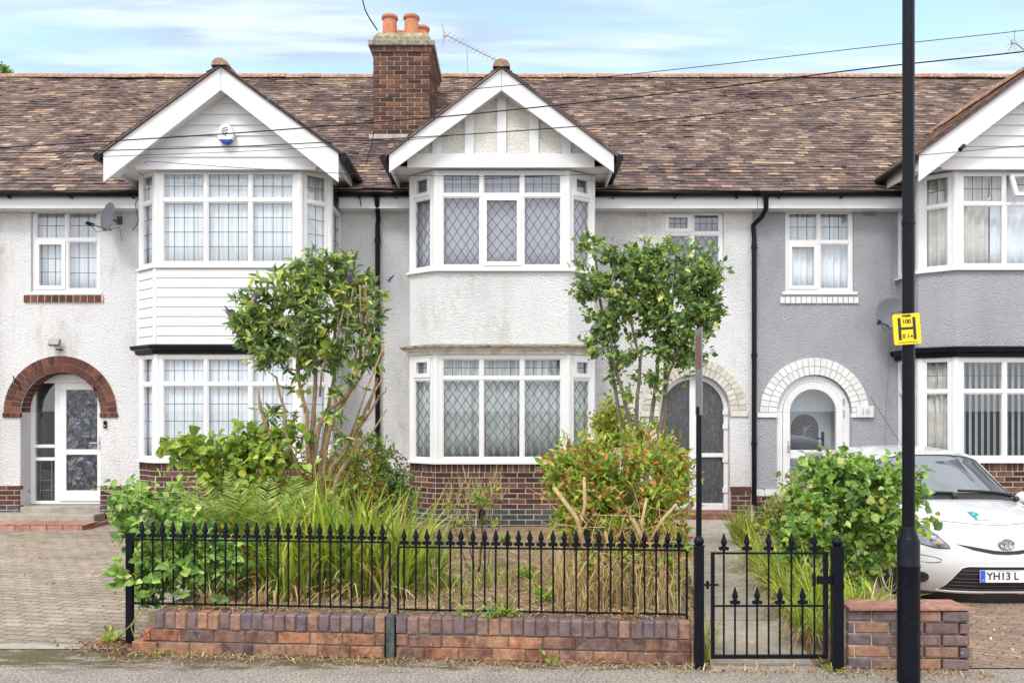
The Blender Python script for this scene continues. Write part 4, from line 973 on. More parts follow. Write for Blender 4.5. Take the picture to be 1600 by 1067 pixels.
def pier(b, A, B):
    T, W = frame(A, B); b.T = T
    for row in range(5):
        u = -(.3+.5*(row % 2))*.225
        while u < W-.01:
            a, c = max(u, 0)+.006, min(u+.225, W)-.006
            if c-a > .02: b.cbox(a, c, random.uniform(-.003, .003), .05, row*.078+.006, (row+1)*.078-.006, .007)
            u += .225
pier(b, (2.20, 5.45), (2.985, 5.42)); pier(b, (2.985, 5.42), (2.993, 5.64)); b.T = None
b.build('brick_course', CAPBRICK, pw)
b = MB(); b.box(2.21, 2.975, 5.462, 5.64, -.25, .388); b.build('mortar_core', MORTAR, pw)
b = MB(); x = 2.20
while x < 2.97: b.box(x, min(x+.29, 2.985), 5.415, 5.66, .392, .412+random.uniform(0, .004)); x += .294
b.build('coping', islandmat('red_coping', [(0, (.30, .14, .11)), (1, (.38, .20, .15))], .9, .2, namt=.4, lich=(20, .6, (.35, .30, .24))), pw, bevel=.004)

def finial_mb():
    b = MB(); o = [(.006, -.004), (.0065, .014), (.026, .010), (.035, .022), (.030, .034), (.014, .036), (.011, .046), (.018, .056), (.020, .064), (.012, .088), (.002, .122)]
    b.prism([(-x, z) for x, z in o][::-1][::1][::-1] and [(-x, z) for x, z in o]+[(x, z) for x, z in o[::-1]], -.005, .005)
    b.lathe((0, 0, 0), [(.009, 0), (.011, .018), (.010, .04), (.014, .062), (.009, .09), (.001, .12)], 8)
    return b
FIN = finial_mb()
def railing(name, xa, xb, xs, z0, z1, off, label, ends=True):
    base = thing(name, label, 'railing', (xa, yw(xa)+off, z0), group='black railings on the garden wall', rz=math.atan2(yw(xb)-yw(xa), xb-xa))
    Mw = Matrix.LocRotScale(base.location, base.rotation_euler, None); L = math.hypot(xb-xa, yw(xb)-yw(xa)); H = z1-z0
    def part(b, nm, par=base):
        me = b
        me.T = None; o_ = me.build(nm, IRON); o_.parent = par; return o_
    b = MB(); b.box(0, L, -.006, .006, H-.012, H); part(b, 'top_rail')
    b = MB(); b.box(0, L, -.012, .012, .022, .032); part(b, 'bottom_rail')
    for xx in (0, L):
        b = MB(); b.box(xx-.007, xx+.007, -.007, .007, -.01, H-.0125); o_ = part(b, 'end_post')
    first = None
    for x in xs:
        u = (x-xa)*L/(xb-xa)
        if first is None:
            b = MB(); b.tube([(0, 0, .015), (0, 0, H+.005)], .0065, 8); o_ = part(b, 'bar'); o_.location = (u, 0, 0)
            f_ = MB(); f_.v, f_.f, f_.m = list(FIN.v), list(FIN.f), list(FIN.m); fo = f_.build('finial', IRON); fo.parent = o_; fo.location = (0, 0, H); first = o_
        else:
            o_ = first.copy(); col.objects.link(o_); o_.parent = base; o_.location = (u+random.uniform(-.002, .002), 0, 0); o_.rotation_euler = (random.uniform(-.006, .006), random.uniform(-.006, .006), 0)
            c_ = first.children[0].copy(); col.objects.link(c_); c_.parent = o_
    return base
def pxx(px, off=.1):       # x on the fence line seen at a photo column
    x = 0.
    for _ in range(20): x = (px-800)*(yw(x)+off)/FX
    return x
railing('railing_panel', pxx(205), pxx(609), [pxx(p) for p in np.arange(222, 600, 16.35)], .30, .786, .1, 'left black spear topped railing panel in front of the bramble and strap leaves')
railing('railing_panel', pxx(622), pxx(1073), [pxx(p) for p in np.arange(631.5, 1064, 17.9)], .29, .755, .1, 'right black spear topped railing panel between the bare soil and the gate')
def gate_post(px, y, top, label, w_=.058, lean=0):
    x = X(px, y); t = thing('gate_post', label, 'post', (x, y, 0), group='black iron posts'); t.rotation_euler = (0, lean, 0)
    b = MB(); b.box(-w_/2, w_/2, -w_/2, w_/2, -.05, top); b.box(-w_/2-.004, w_/2+.004, -w_/2-.004, w_/2+.004, top, top+.012); o_ = b.build('shaft', IRON, bevel=.004); o_.parent = t
    b = MB(); b.ball((0, 0, top+.038), .034, 18); o_ = b.build('ball_cap', IRON, smooth='all'); o_.parent = t
    return t
gate_post(1092, 5.47, .80, 'black square gate post with ball top at end of the brick wall')
gp = gate_post(1308, 5.43, .80, 'black square gate post with ball top beside the short brick wall', .066)
b = MB(); b.box(-.13, -.02, -.012, .012, .565, .615); b.tube([(-.15, 0, .55), (-.15, 0, .63)], .012, 8); o_ = b.build('hinge', IRON); o_.parent = gp
# corner post of the railings on the left
t = thing('fence_post', 'black square end post of the railings beside the left driveway', 'post', (pxx(195), 6.0, 0), group='black iron posts')
b = MB(); b.box(-.022, .022, -.022, .022, -.02, .80); b.box(-.026, .026, -.026, .026, .80, .812); b.build('shaft', IRON).parent = t
# gate
yg = 5.45; gx0, gx1 = X(1111, yg), X(1293, yg)
gt = thing('garden_gate', 'low black iron garden gate with two rows of spear finials', 'gate', (gx0, yg, 0)); W_ = gx1-gx0
zt_, zm_, zb_ = Hh(862, yg), Hh(946, yg), Hh(1028, yg)
b = MB(); b.box(0, .022, -.011, .011, zb_, zt_+.0); b.box(W_-.026, W_, -.013, .013, zb_, zt_); b.box(.022, W_-.026, -.011, .011, zb_, zb_+.024); b.box(.022, W_-.026, -.006, .006, zt_-.014, zt_-.001); b.box(.022, W_-.026, -.006, .006, zm_-.006, zm_+.006)
b.build('gate_frame', IRON).parent = gt
def gbar(px, top):
    b = MB(); b.tube([(0, 0, zb_+.02), (0, 0, top)], .0066, 8); o_ = b.build('bar', IRON); o_.parent = gt; o_.location = (X(px, yg)-gx0, 0, 0)
    f_ = MB(); f_.v, f_.f, f_.m = list(FIN.v), list(FIN.f), list(FIN.m); fo = f_.build('finial', IRON); fo.parent = o_; fo.location = (0, 0, top)
for px in (1131, 1167, 1201, 1236.5, 1272.5): gbar(px, zt_)
for px in (1148.5, 1183, 1218.5, 1254): gbar(px, zm_)
b = MB(); b.tube([(-.065, 0, .555), (.05, 0, .555)], .007, 8); b.box(-.03, -.015, -.01, .01, .53, .58); b.build('latch', IRON).parent = gt

# ------------------------------------------------------------------ lamp post with hydrant plate, sign board on its pole
def TXT(body, size, mat, parent, loc, rot, name='lettering', ext=.0015, bold=0):
    cu = bpy.data.curves.new('lettering', 'FONT'); cu.body = body; cu.size = size; cu.extrude = ext; cu.align_x = 'CENTER'; cu.align_y = 'CENTER'; cu.offset = bold
    t_ = bpy.data.objects.new('tmp', cu); col.objects.link(t_); dg = bpy.context.evaluated_depsgraph_get(); me = bpy.data.meshes.new_from_object(t_.evaluated_get(dg))
    bpy.data.objects.remove(t_); me.materials.clear(); me.materials.append(mat)
    o = bpy.data.objects.new(name, me); col.objects.link(o); o.parent = parent; o.location = loc; o.rotation_euler = rot; return o
yl = 5.20; lx = X(1419.5, yl)
lp = thing('lamp_post', 'tall black street lamp column with a wide base by the short brick wall', 'street lamp', (lx, yl, 0))
b = MB(); b.lathe((0, 0, 0), [(.070, -.1), (.068, .0), (.067, .60), (.067, .72), (.0695, .725), (.0695, .735), (.0665, .74), (.0665, .885), (.060, .90), (.040, .965), (.0375, .975)], 28); b.build('base', IRON, smooth=True).parent = lp
b = MB(); b.lathe((0, 0, 0), [(.0375, .97), (.0365, 2.6), (.036, 5.6), (.034, 5.7)], 24); b.tube([(0, 0, 5.65), (0, -.05, 5.9), (0, -.3, 6.05), (0, -.75, 6.1)], .028, 12)
b.tube([(0, 0, 2.855), (0, 0, 2.87)], .041, 20); b.build('shaft', IRON, smooth=True).parent = lp
b = MB(); b.box(-.04, -.02, -.074, -.06, .55, .62); 
b = MB(); b.ball((0, -1.0, 6.08), .17, 16, sz=.35); b.build('lantern', GREYM, smooth='all').parent = lp
hs = thing('hydrant_sign', 'yellow hydrant plate with black H strapped to the lamp column', 'sign', (X(1417.5, yl-.05), yl-.045, Hh(514, yl-.05)))
hs.rotation_euler = (0, R(-4), 0)
YEL = simple('yellow_enamel', (.88, .62, .012), .35, .4, var=.04); BLKP = simple('sign_black', (.03, .028, .025), .5)
b = MB(); wq, hq, rq = .084, .095, .012; poly = []
for cx_, cz_, a0 in ((wq-rq, -hq+rq, -90), (wq-rq, hq-rq, 0), (-wq+rq, hq-rq, 90), (-wq+rq, -hq+rq, 180)):
    for k in range(5): poly.append((cx_+rq*math.cos(R(a0+k*22.5)), cz_+rq*math.sin(R(a0+k*22.5))))
b.prism(poly, -.003, .003); b.build('plate', YEL).parent = hs
b = MB(); b.box(-.055, -.037, -.0045, -.0032, -.066, .072); b.box(.037, .055, -.0045, -.0032, -.066, .072); b.box(-.037, .037, -.0045, -.0032, -.003, .012); b.build('letter_h', BLKP).parent = hs
TXT('WMFS', .020, BLKP, hs, (0, -.0042, .081), (R(90), 0, 0), bold=.0006); TXT('100', .036, BLKP, hs, (0, -.0042, .046), (R(90), 0, 0), bold=.0004)
TXT('0 1', .036, BLKP, hs, (-.008, -.0042, -.045), (R(90), 0, 0), bold=.0004)
b = MB(); b.ball((.026, -.004, -.045), .007, 8); b.build('rust_spot', REDBRICK).parent = hs
b = MB()
for k in range(14): b.box(-.055+k*.0085, -.055+k*.0085+.005, -.0044, -.0032, -.085, -.079)
b.build('small_print', BLKP).parent = hs
b = MB(); b.box(-.07, .07, .003, .006, .03, .036); b.box(-.07, .07, .003, .006, -.036, -.03); b.build('strap', STEEL).parent = hs

sb = thing('sign_board', 'narrow grey and red notice board seen edge on above the gate post', 'sign', (X(1092, 5.56), 5.56, 0))
b = MB(); b.tube([(0, 0, .3), (0, 0, 1.72)], .0185, 12); b.build('pole', IRON, smooth=True).parent = sb
A_ = Vector((X(1097, 5.45)-sb.location.x, 5.45-5.56, 0)); B_ = Vector((X(1087.5, 5.72)-sb.location.x, 5.72-5.56, 0))
uu = (B_-A_).normalized(); Lb = (B_-A_).length; nn = Vector((-uu.y, uu.x, 0)) ; 
Tb = Matrix(((uu.x, -nn.x, 0, A_.x), (uu.y, -nn.y, 0, A_.y), (0, 0, 1, 0), (0, 0, 0, 1)))
SBG = simple('board_grey', (.20, .20, .21), .6); SBR = simple('board_crimson', (.20, .09, .10), .6); SBE = simple('board_edge', (.45, .45, .45), .7)
b = MB(); b.T = Tb; b.box(0, Lb, -.004, .004, 1.665, 2.245); b.build('board', SBG).parent = sb
b = MB(); b.T = Tb; b.box(.03, Lb-.03, -.0065, -.0045, 1.98, 2.2); b.box(.03, Lb-.03, .0045, .0065, 1.98, 2.2); b.build('red_panel', SBR).parent = sb
b = MB(); b.T = Tb
for k in range(4): b.box(.05, Lb-.05-(k % 2)*.05, .0067, .008, 2.14-k*.04, 2.155-k*.04)
for k in range(4): b.box(.05, Lb-.06-(k % 3)*.03, .0047, .006, 1.90-k*.05, 1.925-k*.05)
b.build('white_marks', BOARD).parent = sb

# ------------------------------------------------------------------ fittings on the houses
def aerial(name, label, base, top, boom0, boom1, nel, el=.16, mat=ALU):
    t = thing(name, label, 'aerial', base); B_ = Vector(base)
    def q(p): return Vector(p)-B_
    b = MB(); b.tube([q(base), q(top)], .012, 8); b.build('mast', mat).parent = t
    b = MB(); b.tube([q(boom0), q(boom1)], .009, 8)
    d = (Vector(boom1)-Vector(boom0)); sd_ = d.cross(Vector((0, 0, 1))).normalized()
    for k in range(nel):
        c = Vector(boom0)+d*(k+.5)/nel; l = el*(1-.4*k/nel); b.tube([q(c-sd_*l), q(c+sd_*l)], .004, 5)
    b.build('boom', mat).parent = t
    b = MB(); c = q(boom0); 
    for a_ in (-1, 1):
        for kk in (-1, 1): b.tube([c, c+Vector((-.06*1, sd_.y*.14*kk, .16*a_))], .005, 5)
    b.box(c.x-.05, c.x+.03, c.y-.02, c.y+.02, c.z-.03, c.z+.03); b.build('reflector', mat).parent = t
    return t
yA = 15.9
aerial('tv_aerial', 'long television aerial on a mast behind the timbered gable', (X(730, yA), yA, 8.0), (X(730, yA), yA, Hh(78, yA)), (X(697, yA), yA-.2, Hh(62, yA)), (X(786, yA), yA+.35, Hh(88, yA)), 14)
b = MB(); b.tube([(X(714, yA), yA-.1, Hh(69, yA)), (X(716, yA), yA-.1, Hh(78, yA)), (X(735, yA), yA, Hh(83, yA)), (X(742, yA), yA, Hh(80, yA))], .008, 6)
aerial('tv_aerial', 'small television aerial above the right hand white gable', (X(1602, 14), 14, 6.9), (X(1602, 14), 14, Hh(80, 14)), (X(1579, 14), 13.9, Hh(70, 14)), (X(1640, 14), 14.3, Hh(85, 14)), 10)

def dish(label, c, nrm, r, arm, wallp):
    t = thing('satellite_dish', label, 'satellite dish', c); n_ = Vector(nrm).normalized(); Q = n_.to_track_quat('Z', 'Y').to_matrix().to_4x4()
    b = MB(); b.T = Q; rows = []
    for i in range(9):
        rr = r*i/8; rows.append([(rr*math.cos(6.2832*k/28), 1.08*rr*math.sin(6.2832*k/28), .16*r*(i/8)**2) for k in range(29)])
    b.grid(rows); o_ = b.build('reflector', GREYM, smooth='all'); o_.parent = t; m = o_.modifiers.new('t', 'SOLIDIFY'); m.thickness = .006
    w_ = Vector(wallp)-Vector(c); a_ = Vector(arm)-Vector(c)
    b = MB(); b.tube([n_*-.01, w_*.6+Vector((0, 0, -.03)), w_], .016, 8); b.box(w_.x-.04, w_.x+.04, w_.y-.012, w_.y+.0, w_.z-.06, w_.z+.06); b.build('bracket', GREYM).parent = t
    b = MB(); b.tube([n_*-.02+Vector((0, 0, -r*.9)), a_], .011, 8); b.build('arm', GREYM).parent = t
    b = MB(); b.tube([a_-n_*-.02, a_-n_*.09], .026, 10); b.build('receiver', BLACK).parent = t
    b = MB(); b.tube([a_, a_*.6+Vector((0, 0, -r*.8)), w_+Vector((0, 0, -.1)), w_+Vector((.03, 0, -.3))], .004, 5); b.build('cable', BLACK).parent = t
dish('grey satellite dish seen side on beside the small left window', (X(172, 12.05), 12.05, Hh(340, 12.05)), (-.62, -.78, .12), .20, (X(137, 11.9), 11.9, Hh(349, 11.9)), (X(187, YF), YF-.0, Hh(345, YF)))
dish('pale grey satellite dish half hidden by the lamp column', (X(1394, 12.0), 12.0, Hh(489, 12.0)), (-.25, -.95, .16), .22, (X(1374, 11.75), 11.75, Hh(503, 11.75)), (X(1402, YF), YF, Hh(500, YF)))

ab = thing('alarm_box', 'white and blue burglar alarm box on the boarded gable', 'alarm', (X(355, 11.3), 11.295, Hh(212, 11.3)))
o8 = [(-.075, .10), (-.115, -.0), (-.10, -.055), (-.045, -.125), (.045, -.125), (.10, -.055), (.115, 0), (.075, .10), (.03, .13), (-.03, .13)]
b = MB(); b.prism(o8, -.075, .0); b.build('cover', UPVC, bevel=.012).parent = ab
b = MB(); b.prism([(-.088, -.075), (-.045, -.127), (.045, -.127), (.088, -.075)], -.080, -.002); b.build('blue_strobe', simple('blue_plastic', (.01, .04, .35), .3), bevel=.006).parent = ab
SLATE = simple('emblem_grey', (.16, .18, .26), .5); b = MB()
for (pts) in ([(-.04, .0), (-.03, .06), (.03, .075)], [(-.02, -.03), (-.015, .03), (.04, .045)], [(0, -.045), (.01, .005), (.03, .01)]): b.tube([(x, -.077, z+.01) for x, z in pts], .007, 6)
b.build('emblem', SLATE).parent = ab
fl = thing('floodlight', 'small floodlight above the red brick arch', 'lamp', (X(91, YF), YF, Hh(543, YF)))
b = MB(); b.T = Matrix.Rotation(R(-25), 4, 'X'); b.box(-.085, .075, -.13, -.09, -.03, .075); b.build('lamp_head', GREYM, bevel=.006).parent = fl
b = MB(); b.T = Matrix.Rotation(R(-25), 4, 'X'); b.box(-.075, .065, -.134, -.131, -.02, .066); b.build('lens', simple('lens', (.30, .27, .2), .3)).parent = fl
b = MB(); b.box(.02, .07, -.10, 0, -.045, -.025); b.build('bracket', BLACK).parent = fl
t = thing('doorbell', 'dark doorbell button on the white wall right of brick arch', 'doorbell', (X(165, YF), YF, Hh(663, YF)))
b = MB(); b.box(-.022, .022, -.028, 0, -.055, .055); b.build('case', BLACK, bevel=.004).parent = t
b = MB(); b.tube([(0, -.03, -.02), (0, -.028, -.02)], .011, 12); b.build('button', STEEL).parent = t
t = thing('security_camera', 'small dark dome camera under the fascia at far left', 'camera', (X(12, 12.2), 12.2, Hh(320, 12.2)))
b = MB(); b.ball((0, 0, -.02), .045, 14); b.build('dome', BLACK, smooth='all').parent = t
b = MB(); b.box(-.05, .05, -.02, .15, -.0, .02); b.build('mount', BOARD).parent = t
for px, lab in ((28, 'left'), (155, 'right')):
    b = MB(); x_ = X(px, YF); z_ = Hh(597, YF); sg = 1 if px < 90 else -1
    b.tube([(x_-.05*sg, YF-.03, z_+.09), (x_-.02*sg, YF-.06, z_+.03), (x_+.05*sg, YF-.06, z_-.03), (x_+.05*sg, YF-.03, z_-.12)], .008, 6)
    tag(b.build('iron_hook', IRON), 'black iron hook on the %s shoulder of the brick arch' % lab, 'hook', 'iron hooks on the brick arch')
np_ = thing('number_plaque', 'white plaque with number 16 beside the grey house door', 'house number', (X(1350, YF), YF-.033, Hh(643, YF)))
b = MB(); b.box(-.125, .125, -.02, 0, -.085, .085); b.build('plaque', BOARD, bevel=.006).parent = np_
TXT('16', .135, simple('number_grey', (.42, .42, .43), .6), np_, (0, -.023, 0), (R(90), 0, 0), ext=.003)

def cable(label, pts, y0, y1, r, name='overhead_cable'):
    n = len(pts); P_ = []
    for i, (px, py) in enumerate(pts):
        y = y0+(y1-y0)*i/(n-1); P_.append(Vector((X(px, y), y, Hh(py, y))))
    Q_ = []
    for i in range(n-1):
        for k in range(8):
            t = k/8; p0 = P_[max(i-1, 0)]; p1 = P_[i]; p2 = P_[i+1]; p3 = P_[min(i+2, n-1)]
            Q_.append(.5*((2*p1)+(-p0+p2)*t+(2*p0-5*p1+4*p2-p3)*t*t+(-p0+3*p1-3*p2+p3)*t**3))
    Q_.append(P_[-1]); b = MB(); b.tube(Q_, r, 6); return tag(b.build(name, BLACK, smooth='all'), label, 'cable')
cable('highest thin cable crossing the sky right of the timbered gable', [(1750, 28), (1600, 48), (1350, 75), (1100, 104), (900, 125), (700, 143), (560, 158)], 10.2, 10.9, .0045)
cable('thick cable crossing both gables and rising into the sky at right', [(1750, 60), (1600, 81), (1350, 108), (1100, 140), (925, 159), (700, 182), (590, 191), (400, 206), (202, 219), (0, 231), (-120, 237)], 9.2, 10.9, .0075)
cable('cable crossing the tiles halfway down from column to left gable', [(1420, 143), (1250, 164), (1018, 189), (887, 199), (700, 212), (400, 228), (217, 234), (0, 240), (-120, 243)], 9.5, 11.0, .006)
cable('thin cable just below it across the boarded gable', [(700, 213), (560, 226), (400, 236), (160, 245), (-60, 252)], 10.0, 10.9, .0035)
cable('sagging thin cable along the tops of the upper bay windows', [(229, 252), (400, 264), (580, 273), (780, 276), (950, 272), (1150, 262), (1409, 245), (1600, 228), (1750, 214)], 10.95, 9.5, .0035)
cable('thick grey cable rising from the chimney top', [(590, 48), (578, 30), (570, 14), (566, -5), (562, -40)], 13.7, 12.8, .010)
cable('thin cable hanging from the chimney foot down the tiles', [(584, 205), (581, 225), (575, 245), (568, 275), (562, 300), (564, 322)], 13.4, 11.95, .008)
cable('thin cable hanging beside the upper left bay corner', [(229, 253), (222, 258), (218, 270), (230, 280), (226, 300), (212, 318), (216, 345), (207, 360)], 11.25, 12.3, .005)
t = cable('black cable clamp on the right hand barge board', [(1500, 234), (1506, 228)], 10.9, 10.95, .03, 'cable_clamp')

# ------------------------------------------------------------------ the parked car
PAINT = simple('white_car_paint', (.62, .625, .64), .2, .5, coat=.8, var=.01); TRIM = simple('car_black_trim', (.02, .021, .023), .45, .5)
CGLASS, ntg = newmat('car_glass'); pg = pr(ntg, .03, .9); pg.inputs['Base Color'].default_value = (.12, .14, .16, 1); pg.inputs['Coat Weight'].default_value = 1; pg.inputs['IOR'].default_value = 2.3; pg.inputs['Coat IOR'].default_value = 1.9 
ltr = N(ntg, 'ShaderNodeBsdfTransparent'); ltr.inputs[0].default_value = (.55, .6, .62, 1); mg = N(ntg, 'ShaderNodeMixShader'); mg.inputs[0].default_value = .7; ntg.links.new(ltr.outputs[0], mg.inputs[1]); ntg.links.new(pg.outputs[0], mg.inputs[2]); out(ntg, mg)
CHROME = simple('chrome', (.40, .40, .43), .15, .5, 1., var=.02); LAMPG = glassmat('lamp_lens', (.9, .92, .95), 1.0)
car = thing('parked_car', 'white small hatchback parked nose out on the right driveway', 'car', (4.69, 7.88, -.235))
ROW = [(.10, .17, .76, .27, 0), (.04, .28, .80, .26, 0), (.0, .42, .81, .26, 0), (.01, .57, .81, .29, 0), (.035, .69, .805, .36, .0), (.10, .785, .79, .46, .0), (.34, .90, .77, .40, .045), (.70, .985, .755, .30, .07),
       (.84, 1.015, .745, .24, .06), (1.08, 1.175, .69, .20, .07), (1.36, 1.365, .625, .16, .08), (1.54, 1.455, .595, .12, .085), (2.1, 1.505, .58, .0, .09), (2.8, 1.475, .57, -.0, .09), (3.05, 1.40, .56, -.05, .08), (3.22, 1.12, .64, -.08, .05), (3.33, .9, .74, -.12, .02), (3.40, .6, .77, -.14, 0), (3.36, .22, .75, -.12, 0)]
def crow(r):
    y, z, w_, sw, dr = r; pts = []
    for t in (0, .3, .58, .82, .95, 1.):
        pts.append((w_*t, y+sw*(t**3.2 if z < .8 else t**2.4), z-dr*(t**3)))
    xe, ye, ze = pts[-1]
    for zz, xs_ in ((.93, .775), (.78, .802), (.55, .812), (.35, .805), (.19, .79)):
        if ze > .95: x_ = xs_
        else: x_ = min(xs_, xe+.02)
        z_ = min(zz, ze-.004*(1+ (.95-zz)*4)); pts.append((max(x_, xe) if z_ < .95 else x_, ye, z_))
    return pts
ctrl = np.array([crow(r) for r in ROW])
def cr(a, n):        # Catmull-Rom along the first axis
    m = len(a); o = []
    for i in range(m-1):
        p0, p1, p2, p3 = a[max(i-1, 0)], a[i], a[i+1], a[min(i+2, m-1)]
        for k in range(n):
            t = k/n; o.append(.5*(2*p1+(-p0+p2)*t+(2*p0-5*p1+4*p2-p3)*t*t+(-p0+3*p1-3*p2+p3)*t**3))
    o.append(a[-1]); return np.array(o)
NR, NC = 6, 4
S_ = cr(ctrl, NR); S_ = np.swapaxes(cr(np.swapaxes(S_, 0, 1), NC), 0, 1)
full = np.concatenate([S_[:, :0:-1]*np.array([-1, 1, 1]), S_], 1); ncol = full.shape[1]; cc0 = S_.shape[1]-1
def gpt(i, j):       # row parameter i (control rows), column parameter j (control columns, signed)
    a = i*NR; b_ = cc0+j*NC; i0 = int(min(a, full.shape[0]-2)); j0 = int(min(max(b_, 0), ncol-2)); u, v_ = a-i0, b_-j0
    return Vector(full[i0, j0]*(1-u)*(1-v_)+full[i0+1, j0]*u*(1-v_)+full[i0, j0+1]*(1-u)*v_+full[i0+1, j0+1]*u*v_)
b = MB(); vs = full.reshape(-1, 3).tolist(); fs = []; nrw = full.shape[0]
def in_glass(i, j):
    ri, rj = (i+.5)/NR, abs((j+.5-cc0)/NC)
    return (8.3 < ri < 10.6 and rj < 4.0)
for i in range(nrw-1):
    for j in range(ncol-1):
        if not in_glass(i, j): fs.append((i*ncol+j, i*ncol+j+1, (i+1)*ncol+j+1, (i+1)*ncol+j))
b.add(vs, fs); bod = b.build('body', PAINT, smooth='all'); bod.parent = car
allf = [(i*ncol+j, i*ncol+j+1, (i+1)*ncol+j+1, (i+1)*ncol+j) for i in range(nrw-1) for j in range(ncol-1)]
bvh = BVHTree.FromPolygons([Vector(p) for p in vs], allf)
def proj(x, z, off=.004):
    h_ = bvh.ray_cast(Vector((x, -2, z)), Vector((0, 1, 0)))
    if h_[0] is None: h_ = bvh.find_nearest(Vector((x, .3, z)))
    n_ = h_[1]; n_ = n_ if n_.y < 0 else -n_
    return h_[0]+n_*off
def projs(y, z, off=.004, sg=-1):
    h_ = bvh.ray_cast(Vector((sg*2, y, z)), Vector((-sg, 0, 0)))
    if h_[0] is None: h_ = bvh.find_nearest(Vector((sg*.8, y, z)))
    n_ = h_[1]; n_ = n_ if n_.x*sg > 0 else -n_
    return h_[0]+n_*off
def patch(fn, u0, u1, lo, hi, off, n=14, m=6):
    rows = []
    for k in range(m+1): rows.append([tuple(fn(u0+(u1-u0)*i/n, lo(u0+(u1-u0)*i/n)+(hi(u0+(u1-u0)*i/n)-lo(u0+(u1-u0)*i/n))*k/m, off)) for i in range(n+1)])
    return rows
def lerpf(pts):
    xs_, ys_ = zip(*pts); return lambda x: float(np.interp(x, xs_, ys_))
def cpart(b, nm, mat, smooth='all', par=None, thick=0):
    o_ = b.build(nm, mat, smooth=smooth); o_.parent = par or car
    if thick: m = o_.modifiers.new('t', 'SOLIDIFY'); m.thickness = thick; m.offset = 0
    return o_
# windscreen
b = MB(); b.grid([[tuple(gpt(i, j)) for j in np.linspace(-4.0, 4.0, 33)] for i in np.linspace(8.3, 10.6, 16)]); cpart(b, 'windscreen', CGLASS)
b = MB()
edge = [gpt(8.3, j) for j in np.linspace(-4, 4, 25)]+[gpt(i, 4.0) for i in np.linspace(8.3, 10.6, 10)]+[gpt(10.6, j) for j in np.linspace(4, -4, 25)]+[gpt(i, -4.0) for i in np.linspace(10.6, 8.3, 10)]
b.tube([p for p in edge], .009, 6); 
b.grid([[tuple(gpt(i, j)+Vector((0, -.004, .004))) for j in np.linspace(-4.1, 4.1, 25)] for i in (7.75, 8.0, 8.3)]); cpart(b, 'windscreen_seal', TRIM)
# cabin: dashboard, seats, steering wheel behind the glass
b = MB(); b.box(-.60, .60, .98, 1.25, .80, .93); b.box(-.6, .6, 1.2, 3.0, .35, .40); b.box(-.55, .55, 2.9, 3.0, .4, 1.1); cpart(b, 'dashboard', TRIM, smooth=False)
for sx_ in (-.33, .33):
    b = MB(); b.box(sx_-.22, sx_+.22, 1.95, 2.08, .5, 1.08); b.box(sx_-.12, sx_+.12, 1.97, 2.06, 1.12, 1.28); o_ = cpart(b, 'seat', simple('seat_cloth', (.08, .08, .09), .9) if sx_ < 0 else MATS['seat_cloth'], smooth=False); m = o_.modifiers.new('b', 'BEVEL'); m.width = .04; m.segments = 3
b = MB(); b.box(-.1, .1, 1.40, 1.43, 1.26, 1.31); b.box(-.27, -.21, 1.13, 1.14, 1.2, 1.22); cpart(b, 'interior_mirror', TRIM, smooth=False)
# headlights
hl_lo = lerpf([(-.80, .68), (-.70, .63), (-.60, .605), (-.50, .61)]); hl_hi = lerpf([(-.80, .885), (-.72, .87), (-.64, .80), (-.56, .70), (-.50, .625)])
for sg in (-1, 1):
    fn = (lambda x, z, off, sg=sg: proj(-sg*x if sg > 0 else x, z, off)) 
    b = MB(); b.grid(patch(fn, -.785, -.50, hl_lo, hl_hi, .003)); hl = cpart(b, 'headlight', simple('headlight_housing', (.17, .17, .18), .3, .5, .6) if sg < 0 else MATS['headlight_housing'])
    b = MB()
    for (x_, z_, r_) in ((-.70, .745, .062), (-.605, .68, .040)):
        c = fn(x_, z_, .006); b.T = Matrix.Translation(c) @ Matrix.Rotation(R(90), 4, 'X'); b.lathe((0, 0, 0), [(r_, -.002), (r_*.98, .006), (r_*.7, .004), (r_*.35, .010), (.003, .014)], 18)
    b.T = None; cpart(b, 'reflector', CHROME, par=hl)
    b = MB(); b.grid(patch(fn, -.79, -.495, hl_lo, hl_hi, .018)); cpart(b, 'lens', LAMPG, par=hl)
    b = MB(); c = fn(-.575, .645, .012); b.ball(tuple(c), .018, 10); cpart(b, 'indicator', simple('amber', (.7, .25, .05), .4) if sg < 0 else MATS['amber'], par=hl)
    b = MB()
    eg = [fn(x_, hl_lo(x_), .004) for x_ in np.linspace(-.785, -.5, 14)]+[fn(x_, hl_hi(x_), .004) for x_ in np.linspace(-.5, -.785, 14)]
    b.tube(eg+[eg[0]], .005, 5); cpart(b, 'headlight_seal', TRIM, par=hl)
    # fog light recess with its ring
    b = MB(); rows = []
    for r_, of in ((.062, .006), (.054, .008), (.056, .007), (.0005, .007)): rows.append([tuple(fn(-.715+r_*math.cos(t_), .315+r_*math.sin(t_), of)) for t_ in np.linspace(0, 2*math.pi, 21)])
    b.grid(rows[2:]); fo_ = cpart(b, 'fog_light', TRIM)
    b = MB()
    for k in (-2, -1, 0, 1, 2):
        hw = math.sqrt(.05**2-(k*.018)**2); b.tube([fn(-.715-hw, .315+k*.018, .006), fn(-.715+hw, .315+k*.018, .006)], .003, 5)
    cpart(b, 'fog_slat', simple('trim_grey', (.07, .07, .075), .4) if sg < 0 else MATS['trim_grey'], par=fo_)
    b = MB(); pts = [fn(x_, z_, .002) for x_, z_ in ((-.79, .54), (-.70, .53), (-.62, .52), (-.57, .50), (-.59, .475), (-.66, .465), (-.78, .465))]; b.tube(pts, .0035, 5); cpart(b, 'bumper_crease', simple('panel_gap', (.07, .07, .075), .6) if sg < 0 else MATS['panel_gap'])
